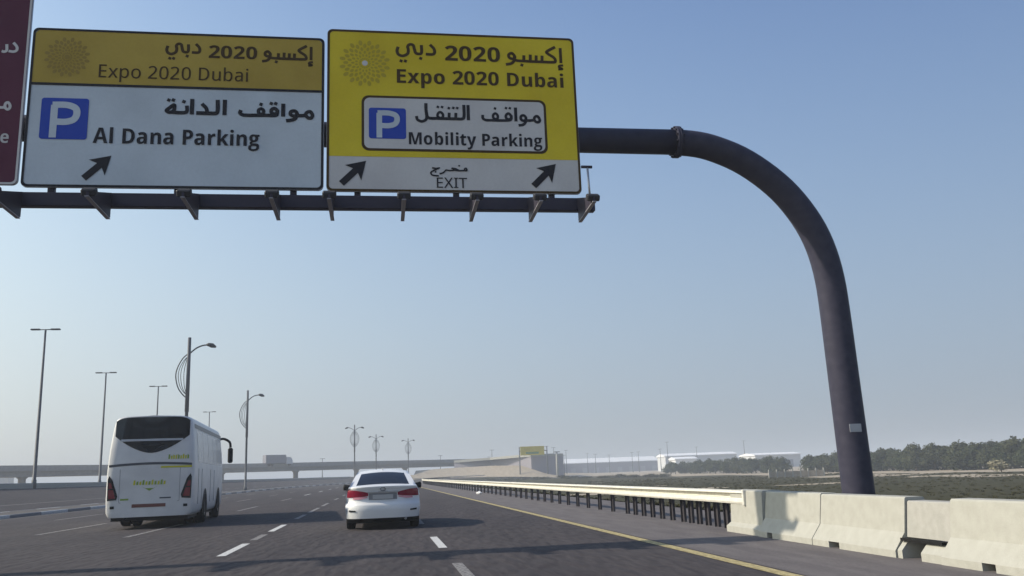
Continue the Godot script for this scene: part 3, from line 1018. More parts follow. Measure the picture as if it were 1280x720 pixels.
# patch on the rear between a lower and an upper curve
func rear_patch(x0: float, x1: float, lo: Callable, hi: Callable, off: float, n := 16) -> ArrayMesh:
	var st := begin(true)
	var rows := 4
	for i in n:
		var xa := lerpf(x0, x1, float(i) / n)
		var xb := lerpf(x0, x1, float(i + 1) / n)
		for r in rows:
			var pts := []
			for q in [[xa, r], [xb, r], [xb, r + 1], [xa, r + 1]]:
				var y: float = lerpf(lo.call(q[0]), hi.call(q[0]), float(q[1]) / rows)
				pts.append(coach_rear(q[0], y, off))
			quad(st, pts[0], pts[1], pts[2], pts[3])
	return done(st)

func rear_poly(poly: Array, off: float) -> ArrayMesh:
	var st := begin()
	var pv := PackedVector2Array()
	for p in poly:
		pv.append(Vector2(p[0], p[1]))
	var idx := Geometry2D.triangulate_polygon(pv)
	for i in range(0, idx.size(), 3):
		tri(st, coach_rear(pv[idx[i]].x, pv[idx[i]].y, off), coach_rear(pv[idx[i + 2]].x, pv[idx[i + 2]].y, off), coach_rear(pv[idx[i + 1]].x, pv[idx[i + 1]].y, off))
	return done(st)

func wheel(parent: Node3D, called: String, c: Vector3, r: float, w: float, rim_out: float) -> void:
	var st := begin(true)
	var ring := []
	for p in [[r * 0.6, -w * 0.5], [r * 0.9, -w * 0.5], [r, -w * 0.36], [r, w * 0.36], [r * 0.9, w * 0.5], [r * 0.6, w * 0.5]]:
		var a := []
		for i in 28:
			var t := TAU * i / 28.0
			a.append(c + Vector3(p[1], cos(t) * p[0], sin(t) * p[0]))
		ring.append(a)
	skin_rings(st, ring, false, false)
	var o := put(called, done(st), mat("tyre_rubber", lin(0.018, 0.018, 0.019), 0.85), parent)
	var rs := begin(true)
	tube(rs, [c + Vector3(rim_out * (w * 0.5 - 0.05), 0, 0), c + Vector3(rim_out * (w * 0.5 - 0.02), 0, 0), c + Vector3(rim_out * (w * 0.5 - 0.06), 0, 0), c + Vector3(rim_out * (w * 0.5 - 0.02), 0, 0)], [r * 0.62, r * 0.58, r * 0.3, r * 0.12], 20)
	put("rim", done(rs), mat("wheel_rim", lin(0.4, 0.4, 0.41), 0.4, 0.7), o)

func build_coach() -> void:
	var c := thing("coach", "white coach with dark rear window driving in the left lanes", "coach", Vector3(-6.92, 0, -28.3), 0.075)
	var white := textured("coach_white", grain_texture(31, 0.01, Vector3(0.52, 0.52, 0.515), Vector3(0.62, 0.62, 0.61), 0.03, 256), Vector3(0.3, 0.3, 0.3), 0.35)
	white.clearcoat_enabled = true
	white.clearcoat = 0.4
	var glass := mat("coach_glass", lin(0.012, 0.013, 0.016), 0.08)
	var black := mat("coach_black", lin(0.02, 0.02, 0.022), 0.6)
	var length := 9.2
	var ys := [0.36, 0.42, 0.5, 0.7, 0.9, 1.2, 1.7, 2.05, 2.4, 2.65, 2.9, 3.05, 3.15, 3.22, 3.27, 3.31, 3.34, 3.365, 3.38, 3.40]
	# body shell: rings from rear to front
	var st := begin(true)
	var rings := []
	for s in [[0.0, 0.935], [-0.03, 0.956], [-0.08, 0.975], [-0.16, 0.989], [-0.28, 0.997], [-0.45, 1.0], [-3.0, 1.0], [-6.0, 1.0], [-length + 0.5, 1.0], [-length + 0.2, 0.97], [-length, 0.90]]:
		var ring := []
		for i in ys.size():
			ring.append(_shell(ys[i], coach_half(ys[i]) * s[1], s[0], length))
		for i in range(ys.size() - 1, -1, -1):
			ring.append(_shell(ys[i], -coach_half(ys[i]) * s[1], s[0], length))
		rings.append(ring)
	skin_rings(st, rings, false, true)
	# rear skin
	for i in ys.size() - 1:
		for k in 14:
			var t0 := -1.0 + 2.0 * k / 14.0
			var t1 := -1.0 + 2.0 * (k + 1) / 14.0
			var h0 := coach_half(ys[i]) * 0.935
			var h1 := coach_half(ys[i + 1]) * 0.935
			quad(st, coach_rear(t0 * h0, ys[i]), coach_rear(t1 * h0, ys[i]), coach_rear(t1 * h1, ys[i + 1]), coach_rear(t0 * h1, ys[i + 1]))
	put("body", done(st), white, c)
	var under := begin()
	box(under, Vector3(0, 0.37, -4.5), Vector3(2.2, 0.25, 8.6))
	put("underbody", done(under), black, c)
	# rear window: straight top, dipping lower edge
	var lo := func(x: float) -> float:
		return 2.25 + 0.55 * pow(absf(x) / 1.1, 1.7)
	var hi := func(x: float) -> float:
		return 3.35 - 0.12 * pow(absf(x) / 1.08, 8.0)
	var rw := put("rear_window", rear_patch(-1.075, 1.075, lo, hi, 0.008, 28), glass, c)
	var l2 := func(x: float) -> float:
		return 2.615
	var h2 := func(x: float) -> float:
		return 2.68
	put("pale_strip", rear_patch(-0.9, 0.9, l2, h2, 0.016), mat("coach_pale_grey", lin(0.40, 0.41, 0.43), 0.4), rw)  # thin pale strip across the rear window
	var vl := func(x: float) -> float:
		return 2.27 + 0.25 * absf(x) / 0.4
	var vh := func(x: float) -> float:
		return 2.47 + 0.06 * absf(x) / 0.4
	put("air_scoop", rear_patch(-0.36, 0.36, vl, vh, 0.014, 8), black, rw)
	# dark waist line with lime end
	var wl := func(x: float) -> float:
		return 1.85 + 0.05 * (1.0 - x * x / 1.4)
	var wh := func(x: float) -> float:
		return 1.92 + 0.05 * (1.0 - x * x / 1.4)
	var stripe := put("waist_stripe", rear_patch(-1.19, 1.19, wl, wh, 0.006), mat("coach_stripe", lin(0.05, 0.055, 0.07), 0.4), c)
	var sl := func(x: float) -> float:
		return 1.79
	var sh := func(x: float) -> float:
		return 1.845
	var lime := mat("coach_lime", lin(0.52, 0.50, 0.04), 0.5)
	var green := mat("coach_green", lin(0.22, 0.33, 0.06), 0.5)
	put("lime_stripe", rear_patch(0.3, 1.19, sl, sh, 0.010, 6), lime, stripe)
	# small fleet marking above the stripe and emblem below it
	for i in 9:
		var x := 0.50 + i * 0.068
		put("fleet_marking", rear_poly([[x, 2.05], [x + 0.045, 2.05], [x + 0.052, 2.15 if i % 3 else 2.19], [x + 0.006, 2.15 if i % 2 else 2.19]], 0.006), lime if i % 4 else green, c)
	for i in 11:
		var x := -0.47 + i * 0.086
		var hgt := 0.15 if i % 3 == 0 else 0.11
		put("fleet_marking", rear_poly([[x, 1.30], [x + 0.06, 1.30], [x + 0.066, 1.30 + hgt], [x + 0.012, 1.30 + hgt * 0.9]], 0.006), green if i % 2 else lime, c)
	put("fleet_marking", rear_poly([[-0.24, 1.26], [0.0, 1.12], [0.24, 1.26], [0.12, 1.20], [-0.12, 1.20]], 0.006), green, c)
	put("fleet_marking", rear_poly([[-0.82, 0.86], [-0.58, 0.86], [-0.58, 0.91], [-0.82, 0.91]], 0.006), green, c)
	put("fleet_marking", rear_poly([[0.3, 0.88], [0.62, 0.88], [0.62, 0.92], [0.3, 0.92]], 0.006), mat("coach_stripe", Color.BLACK), c)
	# tail lamps
	var red := mat("tail_red", lin(0.17, 0.008, 0.018), 0.2)
	for s in [-1.0, 1.0]:
		var lamp := put("tail_lamp", rear_poly([[s * 1.19, 0.86], [s * 0.93, 0.88], [s * 0.90, 0.98], [s * 1.06, 1.46], [s * 1.16, 1.60], [s * 1.20, 1.5]], 0.010), black, c)
		put("lens", rear_poly([[s * 1.15, 0.92], [s * 0.96, 0.93], [s * 1.03, 1.18], [s * 1.17, 1.18]], 0.018), red, lamp)
		put("lens", rear_poly([[s * 1.165, 1.22], [s * 1.05, 1.22], [s * 1.10, 1.38], [s * 1.17, 1.40]], 0.018), red, lamp)
		put("reflector", rear_poly([[s * 1.10, 0.62], [s * 0.98, 0.62], [s * 0.98, 0.70], [s * 1.10, 0.70]], 0.010), black, c)
	put("bumper_strip", rear_patch(-0.48, 0.48, func(_x: float) -> float: return 0.64, func(_x: float) -> float: return 0.74, 0.010), mat("coach_plate", lin(0.16, 0.07, 0.06), 0.5), c)
	# panel joints round the engine hatch, as real thin gaskets
	for q in [[[-0.865, 0.80], [-0.85, 0.80], [-0.85, 1.78], [-0.865, 1.78]], [[0.85, 0.80], [0.865, 0.80], [0.865, 1.78], [0.85, 1.78]], [[-0.85, 0.785], [0.85, 0.785], [0.85, 0.80], [-0.85, 0.80]]]:
		put("hatch_seal", rear_poly(q, 0.004), mat("coach_seal", lin(0.25, 0.25, 0.26), 0.7), c)
	# lower valance and exhaust
	var vs := begin(true)
	tube(vs, [Vector3(-0.7, 0.33, -0.4), Vector3(-0.7, 0.33, 0.02)], [0.05], 10)
	put("exhaust", done(vs), black, c)
	# sides
	for s in [-1.0, 1.0]:
		var gl := begin(true)
		var zs := [-0.9, -2.35, -3.85, -5.35, -6.85, -8.3]
		for i in zs.size() - 1:
			var wst := begin(true)
			for r in 4:
				var y0 := 1.95 + r * 0.25
				var y1 := y0 + 0.25
				var xa: float = s * (coach_half(y0) + 0.006)
				var xb: float = s * (coach_half(y1) + 0.006)
				quad(wst, Vector3(xa, y0, zs[i] - 0.02), Vector3(xa, y0, zs[i + 1] + 0.02), Vector3(xb, y1, zs[i + 1] + 0.02), Vector3(xb, y1, zs[i] - 0.02))
			put("side_window", done(wst), mat("coach_side_pale", lin(0.42, 0.42, 0.43), 0.25), c)  # panes coloured light grey, near the body tone
		# dark cantrail above the windows
		var ct := begin(true)
		for r in 2:
			var y0 := 3.0 + r * 0.07
			var xa: float = s * (coach_half(y0) + 0.008)
			var xb: float = s * (coach_half(y0 + 0.07) + 0.008)
			quad(ct, Vector3(xa, y0, -0.5), Vector3(xa, y0, -8.7), Vector3(xb, y0 + 0.07, -8.7), Vector3(xb, y0 + 0.07, -0.5))
		put("cantrail", done(ct), mat("coach_stripe", Color.BLACK), c)
		# luggage flaps: seams and lower skirt
		for z in [-1.0, -1.9, -4.4, -5.6]:
			var sm := begin()
			box(sm, Vector3(s * 1.278, 1.2, z), Vector3(0.012, 1.1, 0.02))
			put("flap_seal", done(sm), mat("coach_seal", Color.BLACK), c)
		# flat black patches paint the shade of the wheel arches; then the wheels
		for ax in [-2.9, -7.2]:
			var ar := begin(true)
			var prev := Vector3.ZERO
			var ctr := Vector3(s * 1.284, 0.5, ax)
			for k in 17:
				var a := PI * k / 16.0
				var p := ctr + Vector3(0, sin(a) * 0.62, cos(a) * 0.62)
				if k > 0:
					tri(ar, ctr, p, prev)
				prev = p
			quad(ar, ctr + Vector3(0, 0, -0.62), ctr + Vector3(0, 0, 0.62), ctr + Vector3(0, -0.16, 0.62), ctr + Vector3(0, -0.16, -0.62))
			put("wheel_arch_shade", done(ar), black, c)
			wheel(c, "wheel", Vector3(s * 1.15, 0.48, ax), 0.48, 0.3, s)
			if ax == -2.9:
				wheel(c, "wheel", Vector3(s * 0.82, 0.48, ax), 0.48, 0.28, s)
		# mirror on its drooping arm
		var ma := begin(true)
		var mp := []
		for q in [[1.08, 3.02, -9.0], [1.25, 3.05, -9.25], [1.46, 2.92, -9.4], [1.5, 2.7, -9.42]]:
			mp.append(Vector3(s * q[0], q[1], q[2]))
		tube(ma, smooth_path(mp, 4), [0.05], 8)
		var mir := put("mirror", done(ma), black, c)
		var mh := begin()
		box(mh, Vector3(s * 1.5, 2.38, -9.42), Vector3(0.2, 0.62, 0.14), Basis.IDENTITY, 0.05)
		put("housing", done(mh), black, mir)
	var axle := begin(true)
	tube(axle, [Vector3(-1.0, 0.48, -2.9), Vector3(1.0, 0.48, -2.9)], [0.12], 10)
	put("axle", done(axle), black, c)
	var fg := begin()
	box(fg, Vector3(0, 2.2, -length - 0.005), Vector3(2.0, 1.3, 0.02), Basis.IDENTITY, 0.004)
	put("windscreen", done(fg), glass, c)

func _shell(y: float, x: float, z: float, length: float) -> Vector3:
	# rear and front faces lean in towards the roof
	var lean := 0.16 * smooth01(1.9, 3.4, y)
	var k := clampf(1.0 + z / 1.5, 0, 1)
	var kf := clampf(1.0 - (z + length) / 1.5, 0, 1)
	return Vector3(x, y, z - lean * k + lean * 2.0 * kf)

# ------------------------------------------------------------------ white saloon car
func car_w(y: float) -> float:
	if y > 0.93:
		return 0.895 - (y - 0.93) * 0.52
	if y > 0.45:
		return lerpf(0.92, 0.895, pow((y - 0.45) / 0.48, 2.0))
	return lerpf(0.87, 0.92, clampf((y - 0.2) / 0.25, 0, 1))

func build_car() -> void:
	var c := thing("saloon_car", "white saloon car with red tail lamps driving ahead in the middle lane", "car", Vector3(0.07, 0, -22.1))
	var white := mat("car_white", lin(0.70, 0.705, 0.705), 0.3)
	white.clearcoat_enabled = true
	white.clearcoat = 0.6
	var glass := mat("car_glass", lin(0.012, 0.014, 0.017), 0.06)
	var black := mat("car_black", lin(0.018, 0.018, 0.02), 0.6)
	# profile rows along the middle line from the rear sill over the roof to the front: z (forward is minus), y, crown, wrap, part
	var rows := [
		[-0.22, 0.17, 0.0, 0.28, "v"], [-0.10, 0.21, 0.0, 0.30, "v"], [-0.05, 0.27, 0.0, 0.32, "v"], [-0.03, 0.28, 0.0, 0.32, "b"], [0.0, 0.46, 0.0, 0.33, "b"], [0.0, 0.58, 0.0, 0.33, "b"], [-0.03, 0.63, 0.0, 0.33, "b"],
		[-0.10, 0.66, 0.0, 0.30, "b"], [-0.11, 0.78, 0.0, 0.28, "b"], [-0.10, 0.90, 0.0, 0.27, "b"], [-0.09, 0.985, 0.01, 0.26, "b"], [-0.05, 1.035, 0.02, 0.24, "b"], [-0.09, 1.055, 0.03, 0.2, "b"],
		[-0.32, 1.07, 0.035, 0.08, "b"], [-0.58, 1.075, 0.04, 0.0, "b"], [-0.66, 1.09, 0.04, -0.02, "g"], [-0.95, 1.24, 0.05, -0.03, "g"], [-1.25, 1.365, 0.06, -0.04, "g"], [-1.32, 1.39, 0.06, -0.04, "b"],
		[-1.5, 1.435, 0.06, -0.03, "b"], [-1.95, 1.47, 0.06, 0.0, "b"], [-2.5, 1.465, 0.06, 0.0, "b"], [-2.85, 1.42, 0.06, 0.03, "g"], [-3.65, 1.02, 0.05, 0.1, "b"], [-4.1, 0.96, 0.05, 0.1, "b"],
		[-4.6, 0.86, 0.05, 0.1, "b"], [-4.82, 0.72, 0.03, 0.26, "b"], [-4.86, 0.5, 0.0, 0.3, "b"], [-4.8, 0.25, 0.0, 0.3, "b"]]
	var cols := 20
	var grid := []
	for r in rows:
		var line := []
		var wy: float = r[1] - r[2]
		for k in cols + 1:
			var t := -1.0 + 2.0 * k / cols
			var x := t * car_w(wy)
			var wrap: float = r[3] * pow(absf(t), 4.0)
			var front: float = 1.0 if r[0] < -4.2 else -1.0
			line.append(Vector3(x, r[1] - r[2] * t * t, r[0] + wrap * front))
		grid.append(line)
	var body := begin(true)
	var rear_g := begin(true)
	var front_g := begin(true)
	var val := begin(true)
	for i in rows.size() - 1:
		for k in cols:
			var st := body
			var kind: String = rows[i][4]
			var inner := k >= 2 and k < cols - 2
			if kind == "g" and inner:
				st = rear_g if i < 20 else front_g
			elif kind == "v":
				st = val
			quad(st, grid[i][k], grid[i][k + 1], grid[i + 1][k + 1], grid[i + 1][k])
	# flanks: polygons in the z-y plane under the edge of the skin
	for s in [0, cols]:
		var low := PackedVector2Array()
		var high := PackedVector2Array()
		var edge := []
		for r in grid:
			edge.append(Vector2(r[s].z, r[s].y))
		var belt := 0.93
		for p in edge:
			low.append(Vector2(p.x, minf(p.y, belt)))
			high.append(Vector2(p.x, maxf(p.y, belt)))
		# underside with wheel arches, from the front back to the rear
		for ax in [-3.85, -1.05]:
			for q in 13:
				var a := PI - PI * q / 12.0
				low.append(Vector2(ax - cos(PI - a) * 0.37 * -1.0 * -1.0, 0.24 + sin(a) * 0.44))
		var sgn := -1.0 if s == 0 else 1.0
		for poly in [low, high]:
			var clean := PackedVector2Array()
			for p in poly:
				if clean.size() == 0 or clean[clean.size() - 1].distance_to(p) > 0.004:
					clean.append(p)
			var idx := Geometry2D.triangulate_polygon(clean)
			for i in range(0, idx.size(), 3):
				var t := []
				for k in 3:
					var p := clean[idx[i + k]]
					t.append(Vector3(sgn * car_w(p.y), p.y, p.x))
				tri(body, t[0], t[1], t[2])
		# side glass
		var gw := begin()
		var poly2 := PackedVector2Array([Vector2(-0.98, 0.97), Vector2(-1.45, 1.30), Vector2(-1.95, 1.365), Vector2(-2.55, 1.35), Vector2(-3.3, 1.0)])
		var idx2 := Geometry2D.triangulate_polygon(poly2)
		for i in range(0, idx2.size(), 3):
			for k in 3:
				var p := poly2[idx2[i + k]]
				gw.add_vertex(Vector3(sgn * (car_w(p.y) + 0.012), p.y, p.x))
		put("side_window", done(gw), glass, c)
	put("body", done(body), white, c)
	put("rear_window", done(rear_g), glass, c)
	put("windscreen", done(front_g), glass, c)
	put("rear_valance", done(val), black, c)
	var under := begin()
	box(under, Vector3(0, 0.27, -2.45), Vector3(1.5, 0.12, 4.3))
	put("underbody", done(under), black, c)
	# tail lamps wrap round the corners; rear skin position at (t, y)
	var red := mat("car_tail_red", lin(0.22, 0.008, 0.03), 0.15)
	var pink := mat("car_lamp_reflection", lin(0.62, 0.28, 0.34), 0.2)  # pink stands for the tail lamp's reflection, painted below it
	for s in [-1.0, 1.0]:
		var lamp := put("tail_lamp", car_patch(rows, s, 0.40, 0.965, [[0.40, 0.815, 0.895], [0.55, 0.80, 0.925], [0.75, 0.79, 0.955], [0.965, 0.79, 0.975]], 0.012), red, c)
		put("lens", car_patch(rows, s, 0.42, 0.80, [[0.42, 0.775, 0.80], [0.62, 0.735, 0.795], [0.80, 0.74, 0.785]], 0.012), pink, lamp)
		put("fog_reflector", car_patch(rows, s, 0.72, 0.9, [[0.72, 0.44, 0.475], [0.9, 0.445, 0.49]], 0.008), black, c)
	# flat grey patch paints the shaded number plate recess between the lamps
	put("number_plate_shade", car_patch(rows, 1.0, -0.38, 0.38, [[-0.38, 0.72, 0.88], [0.38, 0.72, 0.88]], 0.006), mat("car_plate_shade", lin(0.22, 0.225, 0.24), 0.5), c)
	var np := begin()
	box(np, Vector3(0, 0.785, -0.088), Vector3(0.50, 0.105, 0.008), Basis.IDENTITY, 0.002)
	put("number_plate", done(np), mat("car_plate", lin(0.42, 0.42, 0.42), 0.5), c)
	var garnish := begin()
	box(garnish, Vector3(0, 0.905, -0.085), Vector3(0.78, 0.03, 0.02), Basis.IDENTITY, 0.008)
	put("chrome_strip", done(garnish), mats["aluminium"], c)
	var em := begin(true)
	var ering := []
	for q in 14:
		ering.append(Vector3(cos(TAU * q / 14.0) * 0.062, 0.972 + sin(TAU * q / 14.0) * 0.04, -0.072))
	ering.append(ering[0])
	tube(em, ering, [0.009], 6)
	put("emblem", done(em), mat("car_emblem", lin(0.12, 0.12, 0.13), 0.3, 0.5), c)
	for s in [-1.0, 1.0]:
		for ax in [-1.05, -3.85]:
			wheel(c, "wheel", Vector3(s * 0.80, 0.33, ax), 0.33, 0.225, s)
		var mr := begin(true)
		tube(mr, [Vector3(s * 0.84, 0.97, -3.0), Vector3(s * 0.93, 1.0, -3.02), Vector3(s * 1.06, 1.02, -3.0), Vector3(s * 1.08, 1.02, -3.0)], [0.03, 0.075, 0.085, 0.05], 10)
		put("mirror", done(mr), black, c)
	var ex := begin(true)
	tube(ex, [Vector3(0.55, 0.25, -0.5), Vector3(0.55, 0.25, -0.1)], [0.035], 10)
	put("exhaust", done(ex), mats["aluminium"], c)
	var ant := begin()
	prism(ant, PackedVector2Array([Vector2(-1.62, 1.44), Vector2(-1.58, 1.50), Vector2(-1.75, 1.455)]), func(p: Vector2, t: float) -> Vector3: return Vector3(t, p.y, p.x), -0.015, 0.015)
	put("antenna_fin", done(ant), white, c)

func car_rear_at(rows: Array, t: float, y: float, off: float) -> Vector3:
	for i in 12:
		if y <= rows[i + 1][1] or i == 11:
			var k := clampf((y - rows[i][1]) / maxf(rows[i + 1][1] - rows[i][1], 0.001), 0, 1)
			var z: float = lerpf(rows[i][0], rows[i + 1][0], k)
			var wrap: float = lerpf(rows[i][3], rows[i + 1][3], k)
			var n := Vector3(t * absf(t) * absf(t) * 0.7, 0, 1).normalized() * off
			return Vector3(t * car_w(y), y, z - wrap * pow(absf(t), 4.0)) + n
	return Vector3.ZERO

func car_patch(rows: Array, s: float, t0: float, t1: float, prof: Array, off: float) -> ArrayMesh:
	var st := begin(true)
	var n := 12
	for i in n:
		var p := []
		for q in [i, i + 1]:
			var t := lerpf(t0, t1, float(q) / n)
			var lo := 0.0
			var hi := 0.0
			for k in prof.size() - 1:
				if t <= prof[k + 1][0] + 0.0001:
					var u := clampf((t - prof[k][0]) / (prof[k + 1][0] - prof[k][0]), 0, 1)
					lo = lerpf(prof[k][1], prof[k + 1][1], u)
					hi = lerpf(prof[k][2], prof[k + 1][2], u)
					break
			for r in 5:
				p.append(car_rear_at(rows, s * t, lerpf(lo, hi, r / 4.0), off))
		for r in 4:
			quad(st, p[r], p[5 + r], p[6 + r], p[r + 1])
	return done(st)

# ------------------------------------------------------------------ street lamps
func build_lamps() -> void:
	var grey: Material = mats["lamp_grey"]
	# ornamental lamp: pole, curved arm to the right, bow with slats on the left
	var proto: Node3D = null
	var spots := [
		[(Vector3(-17.9, 0.15, -85.3)), 1, "ornamental lamp post with curved arm and bow rising behind the coach"],
		[(Vector3(-19.85, 0.15, -136.6)), 1, "second ornamental lamp post, just right of the coach mirror"],
		[(Vector3(-6.5, 0.1, -232)), 2, "double armed lamp post far ahead, left above the white car"],
		[(Vector3(-1.2, 0.1, -287)), 2, "double armed lamp post far ahead, above the white car's roof"],
		[(Vector3(10.3, 0.1, -325)), 2, "farthest double armed lamp post, right above the white car"]]
	for s in spots:
		var l := thing("street_lamp", s[2], "street lamp", s[0], 0.0, "ornamental lamps along the median")
		var H := 15.0 - l.position.y
		var st := begin(true)
		tube(st, [Vector3(0, 0, 0), Vector3(0, 0.5, 0), Vector3(0, 0.52, 0), Vector3(0, 7.8, 0), Vector3(0, 7.82, 0), Vector3(0, H, 0)], [0.26, 0.24, 0.17, 0.15, 0.19, 0.15], 12)
		put("pole", done(st), grey, l)
		for d in ([1.0] if s[1] == 1 else [1.0, -1.0]):
			var a := begin(true)
			var pts := []
			for q in [[0.05, H - 1.55], [0.7, H - 1.0], [1.4, H - 0.75], [2.0, H - 0.78]]:
				pts.append(Vector3(q[0] * d, q[1], 0))
			tube(a, smooth_path(pts, 4), [0.07], 8)
			var arm := put("arm", done(a), grey, l)
			var h := begin(true)
			tube(h, [Vector3(1.55 * d, H - 0.72, 0), Vector3(1.75 * d, H - 0.70, 0), Vector3(2.1 * d, H - 0.80, 0), Vector3(2.45 * d, H - 0.95, 0)], [0.08, 0.18, 0.24, 0.08], 10)
			put("lamp_head", done(h), mats["lamp_dark"], arm)
		for d in ([-1.0] if s[1] == 1 else [1.0, -1.0]):
			var b := begin(true)
			var pts := []
			for q in [[0.0, H - 1.5], [0.55, H - 2.0], [1.0, H - 2.9], [1.12, H - 3.7], [0.9, H - 4.7], [0.45, H - 5.4], [0.0, H - 5.8]]:
				pts.append(Vector3(q[0] * d, q[1], 0))
			tube(b, smooth_path(pts, 4), [0.055], 8)
			var bow := put("bow", done(b), grey, l)
			for k in [0.35, 0.6, 0.8]:
				var sl := begin(true)
				var sp := []
				for q in [[0.0, H - 1.75], [0.55, H - 2.2], [1.0, H - 2.95], [1.12, H - 3.7], [0.9, H - 4.6], [0.45, H - 5.2], [0.0, H - 5.5]]:
					sp.append(Vector3(q[0] * d * k, q[1], 0))
				tube(sl, smooth_path(sp, 3), [0.03], 6)
				put("slat", done(sl), grey, bow)
	# tall T-shaped lamps along the raised side road
	var ts := [
		[Vector3(-30.97, 1.6, -85.7), "tall T-shaped lamp post at far left, nearest of its row"],
		[Vector3(-35.4, 1.6, -119.6), "tall T-shaped lamp post, faint in haze left of the coach"],
		[Vector3(-33.1, 1.6, -137.5), "tall T-shaped lamp post rising above the coach roof"],
		[Vector3(-35.2, 1.6, -189.6), "tall T-shaped lamp post just over the coach's right roof edge"]]
	for s in ts:
		var l := thing("street_lamp", s[1], "street lamp", s[0], 0.0, "T-shaped lamps along the side road")
		var H := 14.4
		var st := begin(true)
		tube(st, [Vector3(0, -0.3, 0), Vector3(0, 0.6, 0), Vector3(0, 0.62, 0), Vector3(0, H, 0)], [0.22, 0.2, 0.16, 0.085], 12)
		put("pole", done(st), grey, l)
		var a := begin(true)
		tube(a, [Vector3(-0.7, H, 0), Vector3(0.7, H, 0)], [0.05], 8)
		put("cross_arm", done(a), grey, l)
		for d in [-1.0, 1.0]:
			var h := begin()
			box(h, Vector3(d * 0.88, H + 0.02, 0), Vector3(0.85, 0.14, 0.34), Basis.IDENTITY, 0.05)
			put("lamp_head", done(h), mats["lamp_dark"], l)

